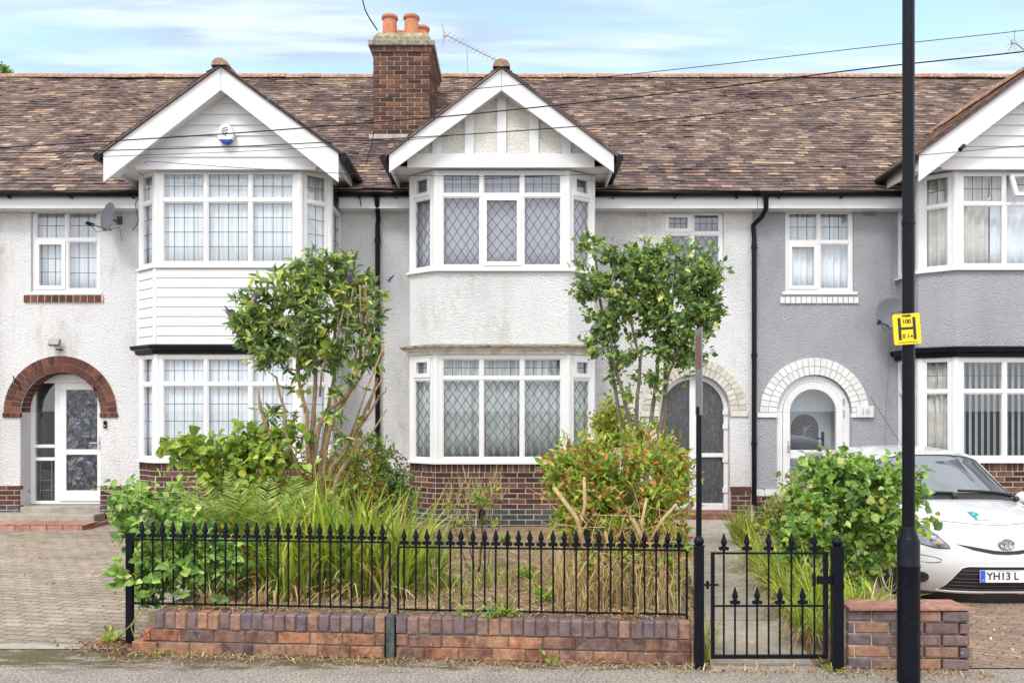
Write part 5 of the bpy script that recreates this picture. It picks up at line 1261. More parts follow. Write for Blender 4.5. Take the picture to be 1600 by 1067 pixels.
# upper grille, lower intake, slats, bumper lip
b = MB(); glo = lerpf([(-.44, .648), (-.3, .60), (-.12, .565), (0, .56), (.12, .565), (.3, .60), (.44, .648)]); ghi = lerpf([(-.44, .652), (-.3, .632), (-.12, .60), (0, .592), (.12, .60), (.3, .632), (.44, .652)])
b.grid(patch(proj, -.44, .44, glo, ghi, .003, 30, 3)); cpart(b, 'upper_grille', TRIM)
il = lambda x: .195+.0*x; ih = lerpf([(-.56, .20), (-.50, .30), (-.42, .43), (-.36, .45), (.36, .45), (.42, .43), (.50, .30), (.56, .20)])
b = MB(); b.grid(patch(proj, -.56, .56, il, ih, .002, 36, 8)); cpart(b, 'lower_grille', TRIM)
b = MB()
for z_ in (.225, .26, .295, .33, .375, .41):
    xm_ = .56-.13*max(0, (z_-.2))/.2; b.tube([proj(x_, z_, .008) for x_ in np.linspace(-xm_, xm_, 15)], .0045, 5)
cpart(b, 'grille_slat', MATS['trim_grey'])
b = MB(); b.tube([proj(x_, il(x_), .006) for x_ in np.linspace(-.58, .58, 21)], .011, 6); b.tube([proj(x_, ih(x_), .004) for x_ in np.linspace(-.56, .56, 31)], .006, 6); cpart(b, 'grille_surround', PAINT)
b = MB(); b.grid([[(x_, gpt(0, 0).y+.34*(abs(x_)/.7)**2.6+dy_, z_) for x_ in np.linspace(-.7, .7, 21)] for z_, dy_ in ((.175, -.008), (.12, .0), (.075, .03))]); cpart(b, 'front_lip', TRIM)
# plate
pl_y = proj(0, .36).y-.014
b = MB(); b.box(-.26, .26, pl_y-.004, pl_y+.006, .303, .417); pl_ = cpart(b, 'number_plate', simple('plate_white', (.72, .73, .76), .35, var=.02), smooth=False)
b = MB(); b.box(-.258, -.212, pl_y-.0055, pl_y-.0042, .305, .415); cpart(b, 'blue_band', simple('plate_blue', (.02, .10, .60), .4), smooth=False, par=pl_)
TXT('YH13 L', .098, BLKP, pl_, (-.048, pl_y-.0055, .360), (R(90), 0, 0), bold=.0012)
TXT('GB', .018, BOARD, pl_, (-.235, pl_y-.0065, .322), (R(90), 0, 0))
# emblem: three crossing rings
c = proj(0, .655, .012); b = MB()
def ell(rx, rz, cz, r_): return [(c.x+rx*math.cos(t_), c.y-.003, c.z+cz+rz*math.sin(t_)) for t_ in np.linspace(0, 2*math.pi, 25)]
b.tube(ell(.068, .046, 0, 0), .009, 6); b.tube(ell(.022, .042, 0, 0), .005, 6); b.tube(ell(.046, .017, .022, 0), .005, 6); cpart(b, 'emblem', CHROME)
# sticker on the bonnet
def bon(x, y, off=.003):
    h_ = bvh.ray_cast(Vector((x, y, 3)), Vector((0, 0, -1))); return h_[0]+Vector((0, 0, off))
b = MB(); b.grid([[tuple(bon(x_, y_)) for x_ in np.linspace(-.21, -.01, 6)] for y_ in np.linspace(.20, .43, 6)]); st_ = cpart(b, 'bonnet_sticker', simple('sticker_white', (.7, .74, .78), .3, var=.02))
TEAL = simple('teal_print', (.01, .30, .28), .4); p_ = bon(-.125, .345, .006); pq = bon(-.125, .25, .006)
b = MB(); b.grid([[tuple(bon(x_, y_, .007)) for x_ in (-.168, -.150, -.132)] for y_ in np.linspace(.245, .40, 8)])
b.grid([[tuple(bon(-.125+r_*math.sin(t_), .352+r_*1.05*math.cos(t_), .007)) for r_ in (.016, .032, .047)] for t_ in np.linspace(0, math.pi, 14)])
b.grid([[tuple(bon(x_, y_, .007)) for x_ in (-.134, -.124)] for y_ in (.302, .335)]); b.grid([[tuple(bon(x_, y_, .007)) for x_ in (-.134, -.124)] for y_ in (.369, .401)])
cpart(b, 'letter_p', TEAL, smooth=False, par=st_)
b = MB()
for k in range(12):
    q = bon(-.185+k*.013, .225, .006); b.box(q.x, q.x+.008, q.y-.006, q.y+.006, q.z+.003, q.z+.006)
cpart(b, 'small_print', TEAL, smooth=False, par=st_)
# bonnet shut line, wipers, aerial
b = MB(); b.tube([bon(x_, .16+.47*(abs(x_)/.74)**2.4, .0) for x_ in np.linspace(-.70, .70, 33)], .004, 5)
for sg in (-1, 1): b.tube([bon(sg*(.66+.02*t_), .52+.36*t_, .0) for t_ in np.linspace(0, 1, 8)], .004, 5)
cpart(b, 'bonnet_gap', MATS['panel_gap'])
for (xa, xb) in ((-.05, -.52), (.62, .02)):
    b = MB(); p0 = gpt(8.0, xa/.745*5)+Vector((0, -.02, .02)); 
    pts = [gpt(8.25+.14*t_, (xa+(xb-xa)*t_)/.745*4.6)+Vector((0, -.022, .02)) for t_ in np.linspace(0, 1, 8)]
    b.tube([p0]+pts, .010, 6); b.tube([q+Vector((0, .005, -.006)) for q in pts], .013, 5); b.ball(tuple(p0), .03, 10); cpart(b, 'wiper', TRIM)
b = MB(); q = gpt(11.3, -1.0); b.ball((q.x, q.y, q.z+.005), .022, 10, sz=.6); b.tube([q, q+Vector((-.35, .12, .62))], .0028, 5); cpart(b, 'roof_aerial', TRIM)
# mirrors, side windows, doors, wheels
for sg in (-1, 1):
    b = MB(); b.ball((sg*.86, 1.12, .98), .10, 16, sz=.75); cpart(b, 'door_mirror', PAINT); 
    b = MB(); lo = lambda y: .95+.01*y; hi = lerpf([(1.2, 1.02), (1.5, 1.28), (1.75, 1.36), (2.7, 1.35), (2.95, 1.22), (3.05, 1.02)])
    b.grid(patch(lambda y, z, o, sg=sg: projs(y, z, o, sg), 1.2, 3.02, lo, hi, .003, 20, 5)); cpart(b, 'side_window', simple('dark_side_glass', (.03, .035, .04), .05, .8) if sg < 0 else MATS['dark_side_glass'])
    b = MB(); b.tube([projs(y, z, .0, sg) for y, z in ((1.18, .95), (1.14, .6), (1.2, .3), (1.6, .24), (2.25, .24), (2.3, .5), (2.28, .95))], .0035, 5); cpart(b, 'door_gap', MATS['panel_gap'])
    b = MB(); q = projs(2.05, .82, .01, sg); b.box(q.x-.012, q.x+.012, q.y-.09, q.y+.09, q.z-.018, q.z+.018); cpart(b, 'door_handle', PAINT, smooth=False)
    for yc in (.62, 2.95):
        b = MB(); b.T = Matrix.Translation((sg*.80, yc, .28)) @ Matrix.Rotation(R(90), 4, 'Y')
        b.lathe((0, 0, 0), [(.335, -.012), (.335, .014), (.30, .015)], 30); cpart(b, 'wheel_arch', TRIM)
        b = MB(); b.T = Matrix.Translation((sg*.74, yc, .28)) @ Matrix.Rotation(R(90), 4, 'Y'); b.lathe((0, 0, 0), [(.20, -.085), (.265, -.085), (.28, -.06), (.28, .06), (.265, .085), (.20, .085)], 32); wh = cpart(b, 'wheel', simple('rubber', (.02, .02, .02), .85) if (sg < 0 and yc < 1) else MATS['rubber'], smooth=True)
        b = MB(); b.T = Matrix.Translation((sg*.745, yc, .28)) @ Matrix.Rotation(R(90)*sg, 4, 'Y')
        b.lathe((0, 0, 0), [(.2, .07), (.205, .088), (.19, .09), (.17, .06), (.05, .075), (.03, .085)], 28); cpart(b, 'hubcap', ALU, smooth=True, par=wh)
b = MB(); b.box(-.70, .70, .3, 3.2, .12, .2); cpart(b, 'underbody', TRIM, smooth=False)
b = MB(); b.box(-.66, -.45, 3.30, 3.36, .75, 1.05); b.box(.45, .66, 3.30, 3.36, .75, 1.05); cpart(b, 'tail_light', simple('red_lens', (.3, .01, .01), .3), smooth=False)

# ------------------------------------------------------------------ planting
G_DARK = leafmat('dark_green_leaf', [(0, (0.077, 0.137, 0.055)), (0.5, (0.151, 0.255, 0.091)), (0.85, (0.278, 0.392, 0.125)), (1, (0.681, 0.632, 0.176))])
G_BUD = leafmat('grey_green_leaf', [(0, (0.075, 0.13, 0.066)), (0.45, (0.152, 0.234, 0.107)), (0.8, (0.29, 0.392, 0.156)), (0.94, (0.681, 0.679, 0.168)), (1, (0.7, 0.7, 0.168))])
G_LITE = leafmat('light_green_leaf', [(0, (0.097, 0.162, 0.032)), (0.4, (0.194, 0.299, 0.052)), (0.8, (0.348, 0.454, 0.077)), (1, (0.58, 0.551, 0.12))], .35)
G_BRAM = leafmat('bramble_leaf', [(0, (0.084, 0.173, 0.052)), (0.5, (0.193, 0.344, 0.082)), (0.85, (0.361, 0.526, 0.117)), (1, (0.579, 0.608, 0.231))], .3)
G_HEDGE = leafmat('hedge_leaf', [(0, (0.087, 0.165, 0.025)), (0.3, (0.193, 0.329, 0.042)), (0.58, (0.351, 0.476, 0.063)), (0.74, (0.474, 0.41, 0.083)), (0.84, (0.527, 0.197, 0.069)), (0.93, (0.421, 0.123, 0.056)), (1, (0.632, 0.395, 0.166))], .3)
G_FERN = leafmat('fern_leaf', [(0, (0.126, 0.189, 0.053)), (0.5, (0.273, 0.378, 0.093)), (0.85, (0.42, 0.491, 0.146)), (1, (0.62, 0.416, 0.187))], .3)
G_STRAP = leafmat('strap_leaf', [(0, (0.098, 0.179, 0.029)), (0.4, (0.227, 0.331, 0.043)), (0.75, (0.439, 0.497, 0.072)), (0.9, (0.62, 0.58, 0.13)), (1, (0.62, 0.497, 0.245))], .3, .4)
G_STRAW = leafmat('straw', [(0, (0.291, 0.168, 0.086)), (0.4, (0.529, 0.361, 0.198)), (0.8, (0.62, 0.554, 0.344)), (1, (0.397, 0.154, 0.079))], .15, .8)
G_YEL = leafmat('yellow_green_leaf', [(0, (0.13, 0.188, 0.026)), (0.5, (0.286, 0.35, 0.039)), (1, (0.468, 0.45, 0.065))], .35)
G_BROWN = leafmat('dry_leaf', [(0, (.12, .055, .03)), (.5, (.24, .13, .07)), (1, (.40, .26, .15))], .15, .8)
G_HYD = leafmat('faded_flower', [(0, (.28, .18, .14)), (.5, (.44, .32, .25)), (1, (.52, .42, .33))], .2, .8)
PURP = simple('purple_flower', (.13, .05, .30), .7, .2, var=.3, scale=60)

rs = np.random.RandomState(5)
def unit(a): return a/np.maximum(1e-9, np.linalg.norm(a, axis=-1, keepdims=True))
def leaf_mesh(mb, pos, dr, up, length, width, fold=.18, shape='ovate', droop=.25):
    """many leaves at once: pos, dr, up (n,3); length, width (n,)"""
    n = len(pos); dr = unit(dr); sd_ = unit(np.cross(dr, up)); nm = np.cross(sd_, dr)
    L = length[:, None]; W_ = width[:, None]
    if shape == 'ovate': st = [(.0, .0, 0), (.28, .42, .3), (.55, .46, .0), (.8, .26, -.35), (1., 0, -1)]
    elif shape == 'lance': st = [(.0, .0, 0), (.25, .40, .25), (.5, .44, .0), (.78, .24, -.4), (1., 0, -1)]
    else: st = [(.0, .0, 0), (.35, .5, .2), (.7, .42, -.2), (1., 0, -.6)]
    cols = []
    for t, w_, dp in st:
        c = pos+dr*L*t+nm*L*droop*dp*.5
        if w_ == 0: cols.append([c])
        else: cols.append([c-sd_*W_*w_+nm*W_*fold, c, c+sd_*W_*w_+nm*W_*fold])
    flat = [p for c in cols for p in c]; k = len(flat); V = np.stack(flat, 1).reshape(-1, 3)
    idx = []; a = 0; off = []
    for c in cols: off.append(a); a += len(c)
    F_ = []
    for i in range(len(cols)-1):
        A_, B_ = off[i], off[i+1]; la, lb = len(cols[i]), len(cols[i+1])
        if la == 1 and lb == 3: F_ += [(A_, B_+1, B_), (A_, B_+2, B_+1)]
        elif la == 3 and lb == 3: F_ += [(A_, A_+1, B_+1, B_), (A_+1, A_+2, B_+2, B_+1)]
        else: F_ += [(A_, A_+1, B_), (A_+1, A_+2, B_)]
    base = len(mb.v)
    mb.v += [tuple(p) for p in V.tolist()]
    for i in range(n):
        o = base+i*k
        for f in F_: mb.f.append(tuple(o+q for q in f))
    mb.m += [0]*(n*len(F_))

def P3(px, py, y): return np.array((X(px, y), y, Hh(py, y)))
def ell_pts(n, c, r, hollow=.0):
    d = unit(rs.normal(size=(n, 3))); q = rs.uniform(hollow**3, 1, n)**(1/3)
    return np.array(c)+d*q[:, None]*np.array(r)
def skeleton(roots, targets, step=.10, up=.35, wob=.02):
    """each target joins the nearest point of what has grown so far"""
    nodes = []; par = []
    for chain in roots:
        prev = -1
        for p in chain: nodes.append(np.array(p, float)); par.append(prev); prev = len(nodes)-1
    arr = np.array(nodes); tips = []
    c0 = arr.mean(0); order = np.argsort(np.linalg.norm(targets-arr[np.argmax(arr[:, 2])], axis=1))
    for ti in order:
        t = targets[ti]; d = t-arr; dist = np.linalg.norm(d, axis=1)+np.where(d[:, 2] < .0, up*2, 0)*np.abs(d[:, 2])
        i = int(np.argmin(dist)); p0 = arr[i]; L = np.linalg.norm(t-p0); n = max(1, int(L/step)); prev = i; new = []
        mid = (p0+t)/2+np.array((0, 0, .12*L))+rs.normal(size=3)*wob
        for k in range(1, n+1):
            s_ = k/n; p = (1-s_)**2*p0+2*s_*(1-s_)*mid+s_*s_*t+rs.normal(size=3)*wob*.25*(s_ < 1)
            new.append(p); par.append(prev); prev = len(arr)+len(new)-1
        arr = np.vstack([arr, np.array(new)]); tips.append(prev)
    return arr, np.array(par), tips
def limb_mesh(mb, arr, par, r_tip=.0022, power=.5, rmax=.05, sides=5, roots=None, rr0=(.02, .008)):
    n = len(arr); cnt = np.zeros(n); ch = [[] for _ in range(n)]
    for i in range(n):
        if par[i] >= 0: ch[par[i]].append(i)
    for i in range(n-1, -1, -1):
        if not ch[i]: cnt[i] = 1
        else: cnt[i] = sum(cnt[c] for c in ch[i])
    rad = np.minimum(rmax, r_tip*cnt**power)
    if roots is not None:
        k = 0
        for c in roots:
            m = len(c)
            for q in range(m): rad[k] = max(rad[k], rr0[0]+(rr0[1]-rr0[0])*q/(m-1)); k += 1
    starts = [i for i in range(n) if par[i] < 0]
    stack = [(s_, None) for s_ in starts]
    while stack:
        i, pr_ = stack.pop(); pts = [] if pr_ is None else [tuple(arr[pr_])]; rr = [] if pr_ is None else [min(rad[pr_], rad[i]*1.3)]
        while True:
            pts.append(tuple(arr[i])); rr.append(rad[i])
            if not ch[i]: break
            c = sorted(ch[i], key=lambda q: -cnt[q]); 
            for q in c[1:]: stack.append((q, i))
            i = c[0]
        if len(pts) > 1: mb.tube(pts, rr, sides, cap=True)
    return rad
def twig_leaves(mb, arr, par, tips, per, length, width, back=6, spread=.9, shape='ovate', jitter=.012, lv=.48, upw=.6, droop=.3, nroot=0):
    pos = []; dr = []
    for t in tips:
        chain = [t]; 
        while len(chain) < back and par[chain[-1]] >= nroot: chain.append(par[chain[-1]])
        pts = arr[chain]
        if len(pts) < 2: continue
        ax = pts[0]-pts[-1]; ax = ax/max(1e-6, np.linalg.norm(ax))
        for k in range(per):
            s_ = rs.uniform(0, 1)**1.3*(len(pts)-1); i = int(s_); i = min(i, len(pts)-2); f_ = s_-i
            p = pts[i]*(1-f_)+pts[i+1]*f_
            d = ax*rs.uniform(.2, 1.0)+rs.normal(size=3)*spread; d[2] += .1
            pos.append(p+rs.normal(size=3)*jitter); dr.append(d)
    pos = np.array(pos); dr = np.array(dr); n = len(pos)
    upv = unit(np.array((0, -.45, upw))+rs.normal(size=(n, 3))*.45)
    Ls = length*rs.uniform(1-lv, 1+lv, n)
    leaf_mesh(mb, pos, dr, upv, Ls, Ls*width, shape=shape, droop=droop)
def blades(mb, roots, length, width, lean=.5, n=6, arch=1.0, az=None, stiff=0.):
    for (x, y, z) in roots:
        L = length*rs.uniform(.55, 1.1); a = rs.uniform(0, 6.283) if az is None else rs.normal(az[0], az[1]); le = lean*rs.uniform(.2, 1.2); w_ = width*rs.uniform(.6, 1.2)
        d = np.array((math.cos(a), math.sin(a), 0)); s_ = np.array((-d[1], d[0], 0)); tw = rs.uniform(-.8, .8); s_ = s_*math.cos(tw)+d*math.sin(tw)
        p = np.array((x, y, z), float); th = le*.35; vs = []
        for k in range(n+1):
            t = k/n; ww = w_*(1-t**2.2)*.5*(.7+.3*min(1, t*5)); vs += [tuple(p-s_*ww), tuple(p+s_*ww)]
            th += le*arch/n*(1+t*1.2); th = min(th, 2.6); p = p+(d*math.sin(th)+np.array((0, 0, 1))*math.cos(th))*L/n
        mb.add(vs, [(2*k, 2*k+1, 2*k+3, 2*k+2) for k in range(n)])
def veg(name, label, base, cat='plant', group=None): return thing(name, label, cat, tuple(base), group)

# --- buddleia: many pale stems, leafy head, cut branches to the right
yb = 8.25; g0 = gz(-1.95, yb)
t = veg('buddleia', 'tall buddleia with pale bare stems and purple flowers before the boarded bay', (X(492, yb), yb, g0), 'shrub')
roots = []
stems = [[(482, 870), (478, 800), (462, 740), (452, 690), (440, 640), (432, 590)], [(488, 870), (486, 810), (484, 740), (480, 680), (470, 610), (462, 550), (455, 500)], [(492, 870), (494, 790), (500, 720), (512, 650), (520, 590), (524, 520), (528, 470)],
         [(498, 870), (505, 800), (522, 730), (545, 690), (570, 655), (592, 620)], [(486, 870), (470, 800), (450, 750), (425, 700), (412, 660), (404, 610)], [(494, 870), (500, 800), (508, 700), (530, 640), (560, 590), (585, 560), (598, 552)],
         [(490, 870), (492, 800), (490, 700), (492, 600), (498, 520), (504, 450), (506, 410)], [(496, 870), (512, 790), (530, 745), (552, 700), (560, 670), (572, 640), (590, 590)], [(488, 870), (480, 780), (490, 690), (515, 640), (545, 615), (560, 560), (568, 500), (575, 455)]]
for k, s_ in enumerate(stems):
    dy = rs.uniform(-.25, .25); m = len(s_)
    c = []
    for i, (px, py) in enumerate(s_):
        if i == m-1: c.append(P3(px, py, yb+dy)); continue
        for q in range(2):
            t_ = q/2; px2, py2 = s_[i+1]; c.append(P3(px+(px2-px)*t_, py+(py2-py)*t_, yb+dy*(i+t_)/(m-1))+rs.normal(size=3)*.012)
    roots.append(c)
T_ = np.vstack([ell_pts(200, P3(465, 500, yb), (.66, .42, .58)), ell_pts(80, P3(505, 435, yb), (.46, .32, .34)), ell_pts(40, P3(520, 520, yb), (.35, .3, .5)), ell_pts(60, P3(395, 495, yb), (.26, .25, .36)), ell_pts(34, P3(440, 545, yb), (.42, .3, .25)),
                ell_pts(22, P3(585, 470, yb), (.14, .2, .28)), ell_pts(26, P3(570, 550, yb), (.22, .25, .28)), ell_pts(16, P3(450, 640, yb), (.35, .25, .35)), ell_pts(16, P3(540, 640, yb), (.35, .25, .35)), ell_pts(12, P3(500, 700, yb), (.3, .2, .3))])
arr, par, tips = skeleton(roots, T_, .09)
mb = MB(); limb_mesh(mb, arr, par, .0026, .46, .034, 6, roots, (.034, .012))
for (px, py, qx, qy) in ((566, 520, 562, 445), (575, 520, 572, 440), (555, 560, 570, 460), (590, 620, 603, 605), (592, 560, 600, 548), (545, 690, 600, 540), (575, 640, 598, 590), (560, 700, 604, 640), (520, 560, 540, 470), (540, 540, 552, 450), (548, 600, 580, 520), (500, 620, 515, 540)):     # sawn stubs
    a_, b_ = P3(px, py, yb-.1), P3(qx, qy, yb-.12); mb.tube([tuple(a_), tuple((a_+b_)/2+rs.normal(size=3)*.015), tuple(b_)], [.012, .009, .008], 7)
mb.build('stems', BARK, t, smooth='all')
mb = MB(); NR_ = sum(len(c) for c in roots); twig_leaves(mb, arr, par, tips, 15, .088, .34, back=5, shape='lance', spread=.8, nroot=NR_); mb.build('foliage', G_BUD, t)
mb = MB(); sel = list(rs.choice(tips, 70)); twig_leaves(mb, arr, par, sel, 6, .085, .8, back=4, spread=.9); mb.build('broad_foliage', G_LITE, t)
for (px, py, an) in ((398, 472, .3), (606, 440, .8), (549, 440, -.1), (360, 490, -.6)):
    c = P3(px, py, yb-.30); mb = MB()
    for k in range(70):
        s_ = k/70; d = np.array((math.sin(an), -.2, math.cos(an))); p = c+d*.085*s_+rs.normal(size=3)*.012*(1-s_); mb.ball(tuple(p), .005, 5)
    mb.build('flower_spike', PURP, t)

# --- small tree on the right of the bay
yt = 8.1; g0 = gz(1.3, yt)
t = veg('small_tree', 'slender multi stemmed green tree in front of the cream arch', (X(1012, yt), yt, g0), 'tree')
stems = [[(1000, 880), (985, 780), (975, 690), (962, 610), (948, 530), (938, 460), (930, 400)], [(1006, 880), (1000, 760), (985, 680), (968, 600), (955, 540), (950, 480), (960, 420)], [(1012, 880), (1012, 760), (1016, 660), (1026, 590), (1030, 520), (1028, 450), (1020, 395)],
         [(1016, 880), (1020, 760), (1032, 660), (1045, 590), (1062, 540), (1085, 480), (1100, 430)], [(1008, 880), (998, 760), (992, 690), (998, 620), (996, 560), (985, 500), (975, 440)], [(1018, 880), (1022, 760), (1040, 650), (1040, 560), (1050, 480), (1055, 420)]]
roots = []
for s_ in stems:
    dy = rs.uniform(-.3, .3); m = len(s_); c = []
    for i, (px, py) in enumerate(s_):
        if i == m-1: c.append(P3(px, py, yt+dy)); continue
        for q in range(2):
            t_ = q/2; px2, py2 = s_[i+1]; c.append(P3(px+(px2-px)*t_, py+(py2-py)*t_, yt+dy*(i+t_)/(m-1))+rs.normal(size=3)*.010)
    roots.append(c)
T_ = np.vstack([ell_pts(230, P3(1045, 455, yt), (.56, .40, .50)), ell_pts(70, P3(985, 450, yt), (.36, .3, .36)), ell_pts(34, P3(935, 520, yt), (.22, .2, .30)), ell_pts(36, P3(1075, 540, yt), (.34, .3, .26)), ell_pts(24, P3(980, 560, yt), (.30, .3, .30)), ell_pts(48, P3(930, 410, yt), (.24, .26, .32)), ell_pts(42, P3(1100, 420, yt), (.22, .26, .28)), ell_pts(40, P3(1095, 485, yt), (.26, .26, .28)),
                ell_pts(30, P3(960, 470, yt), (.36, .28, .32)), ell_pts(34, P3(1045, 560, yt), (.28, .26, .28)), ell_pts(10, P3(905, 455, yt), (.12, .18, .14)), ell_pts(12, P3(1000, 600, yt), (.3, .3, .3)), ell_pts(16, P3(1012, 388, yt), (.22, .2, .12))])
arr, par, tips = skeleton(roots, T_, .08)
mb = MB(); limb_mesh(mb, arr, par, .0024, .47, .036, 6, roots, (.026, .009)); mb.build('trunk', BARKG, t, smooth='all')
mb = MB(); NR_ = sum(len(c) for c in roots); twig_leaves(mb, arr, par, tips, 19, .056, .60, back=6, spread=.75, jitter=.025, nroot=NR_); mb.build('crown', G_DARK, t)
mb = MB(); twig_leaves(mb, arr, par, list(rs.choice(tips, 110)), 5, .052, .62, back=4, spread=.8, jitter=.02); mb.build('young_leaves', G_LITE, t)

# --- green and red hedge with its cut stems
yh = 7.1
t = veg('hedge_shrub', 'broad clipped shrub of green and red leaves over tangled dry stems', (X(965, yh), yh, gz(.9, yh)), 'shrub')
roots = []
for k, (px, qx) in enumerate(((930, 890), (945, 920), (960, 950), (985, 985), (1000, 1030), (1015, 1060), (905, 870), (970, 1000))):
    a_, b_ = P3(px, 935, yh-.2+.1*(k % 4)), P3(qx, 740, yh-.3+.2*(k % 4)); roots.append([a_+(b_-a_)*s_+rs.normal(size=3)*.015+np.array((0, 0, .04*math.sin(s_*3))) for s_ in np.linspace(0, 1, 8)])
T_ = np.vstack([ell_pts(230, P3(968, 735, yh), (.68, .60, .42), .45), ell_pts(130, P3(905, 755, yh-.1), (.36, .5, .42), .4), ell_pts(90, P3(1035, 760, yh-.1), (.30, .5, .40), .4), ell_pts(130, P3(960, 825, yh-.35), (.58, .35, .34)), ell_pts(50, P3(1040, 850, yh-.4), (.26, .3, .34)), ell_pts(30, P3(1000, 880, yh-.4), (.5, .3, .3))])
T_ = T_[T_[:, 2] < 1.60+.06*np.sin(T_[:, 0]*9)]
arr, par, tips = skeleton(roots, T_, .09)
mb = MB(); limb_mesh(mb, arr, par, .0022, .45, .022, 5)
mb.build('stems', BARK, t, smooth='all')
mb = MB(); twig_leaves(mb, arr, par, tips, 18, .062, .42, back=5, shape='lance', spread=.8, jitter=.03, upw=.9); mb.build('foliage', G_HEDGE, t)
mb = MB(); yy = 6.35     # sawn stubs and a low cut limb in front
for pts, r_ in (([(925, 900), (900, 810), (868, 755)], .020), ([(905, 830), (915, 790), (912, 745)], .015), ([(1010, 940), (1012, 850), (985, 810)], .018), ([(1012, 850), (1035, 815), (1060, 790)], .014), ([(1012, 925), (985, 940), (960, 945)], .016), ([(950, 940), (955, 870), (945, 830)], .012), ([(1010, 860), (1005, 820), (1010, 780)], .013)):
    mb.tube([tuple(P3(a_, b_, yy)+rs.normal(size=3)*.01) for a_, b_ in pts], [r_, r_*.9, r_*.8], 8)
mb.build('cut_limb', simple('fresh_cut_bark', (.42, .29, .16), .8, .2, var=.25, scale=20), t, smooth='all')
mb = MB(); rt = [(rs.uniform(.33, 1.2), rs.uniform(5.85, 6.9)) for _ in range(700)]; blades(mb, [(x, y, gz(x, y)) for x, y in rt], .62, .007, .75, 5, 1.0)
for _ in range(160):
    x, y, z = rs.uniform(.3, 1.25), rs.uniform(5.95, 6.8), rs.uniform(.3, .95); d = rs.normal(size=3)*.09; mb.tube([(x, y, z), (x+d[0], y+d[1]*.5, z+d[2]), (x+d[0]*1.6+rs.normal()*.05, y+d[1], z+d[2]*1.8)], [.0035, .003, .0015], 4)
mb.build('dry_twigs', G_STRAW, t)

# --- twiggy rose in the bare soil
yr = 7.6
t = veg('rose_bush', 'half dead thorny rose bush of thin brown twigs before the brick plinth', (X(745, yr), yr, gz(-.3, yr)), 'shrub')
roots = []
for k, (px, qx, qy) in enumerate(((735, 705, 780), (742, 728, 770), (748, 755, 760), (755, 785, 775), (738, 715, 830))):
    a_, b_ = P3(px, 895, yr), P3(qx, qy+30, yr+.08*(k-2)); roots.append([a_+(b_-a_)*s_+rs.normal(size=3)*.012 for s_ in np.linspace(0, 1, 7)])
T_ = np.vstack([ell_pts(46, P3(742, 795, yr), (.30, .25, .28)), ell_pts(14, P3(765, 775, yr), (.14, .15, .18)), ell_pts(10, P3(712, 800, yr), (.12, .2, .2))])
arr, par, tips = skeleton(roots, T_, .07, wob=.03)
mb = MB(); limb_mesh(mb, arr, par, .0022, .5, .014, 5); mb.build('stems', BARKD, t, smooth='all')
mb = MB(); rt = [tuple(arr[i]) for i in tips for _ in range(3)]; blades(mb, rt, .22, .006, .7, 4, .8); mb.build('dry_twigs', G_STRAW, t)
mb = MB(); twig_leaves(mb, arr, par, tips[::2], 5, .045, .6, back=4); mb.build('foliage', G_LITE, t)

# --- broad leaved bush and bramble on the left, dark bush, bush behind the tree
def bush(name, label, px, y, stems, ells, mat, ll, lw, per, cat='shrub', shape='ovate', bark=None, r=.012, group=None, hol=.35, extra=None, zbase=None, pyb=None, jit=.02):
    x = X(px, y); zb_ = gz(x, y) if zbase is None else zbase
    t = veg(name, label, (x, y, zb_), cat, group); roots = []
    for (qx, qy) in stems:
        b_ = P3(qx, qy, y+rs.uniform(-.2, .2)); a_ = np.array((x+rs.uniform(-.06, .06), y+rs.uniform(-.05, .05), zb_-.02)); mid = (a_+b_)/2+np.array((0, 0, .1))
        roots.append([(1-s_)**2*a_+2*s_*(1-s_)*mid+s_*s_*b_ for s_ in np.linspace(0, 1, 9)])
    T_ = np.vstack([ell_pts(n, P3(cx, cy, y+dy), (rx, ry, rz), hol) for n, cx, cy, dy, rx, ry, rz in ells]); 
    ex = np.vstack([np.array(P3(cx, cy, y+dy))+unit(rs.normal(size=(max(3, n//5), 3))+np.array((0, 0, .5)))*np.array((rx, ry, rz))*rs.uniform(1.0, 1.5, (max(3, n//5), 1)) for n, cx, cy, dy, rx, ry, rz in ells]); T_ = np.vstack([T_, ex]); T_ = T_[T_[:, 2] > zb_+.03]
    arr, par, tips = skeleton(roots, T_, .09)
    mb = MB(); limb_mesh(mb, arr, par, .002, .45, r, 5); mb.build('stems', bark or BARKD, t, smooth='all')
    mb = MB(); twig_leaves(mb, arr, par, tips, per, ll, lw, back=6, shape=shape, spread=.85, jitter=jit*1.5, upw=.8); mb.build('foliage', mat, t)
    if extra:
        m2, nm, n, ll2, lw2 = extra; mb = MB(); twig_leaves(mb, arr, par, list(rs.choice(tips, n)), 6, ll2, lw2, back=3, jitter=jit); mb.build(nm, m2, t)
    return t, arr, tips, par
bush('hazel_bush', 'low bush of broad round green leaves under the lower boarded bay', 365, 8.0, [(310, 700), (350, 690), (400, 680), (440, 700)],
     [(55, 350, 712, 0, .42, .35, .25), (45, 425, 700, .1, .38, .3, .24), (26, 300, 705, -.1, .22, .2, .15), (46, 400, 780, -.2, .7, .3, .3)], G_LITE, .085, .85, 9, hol=0)
bush('dark_bush', 'dense dark green bush at foot of the white wall and drainpipe', 585, 9.6, [(550, 720), (590, 700), (620, 760)],
     [(130, 570, 735, 0, .42, .35, .42), (80, 620, 770, -.1, .24, .3, .28), (60, 545, 780, -.3, .35, .3, .35)], G_DARK, .05, .5, 15, extra=(G_BROWN, 'dry_leaves', 120, .045, .5))
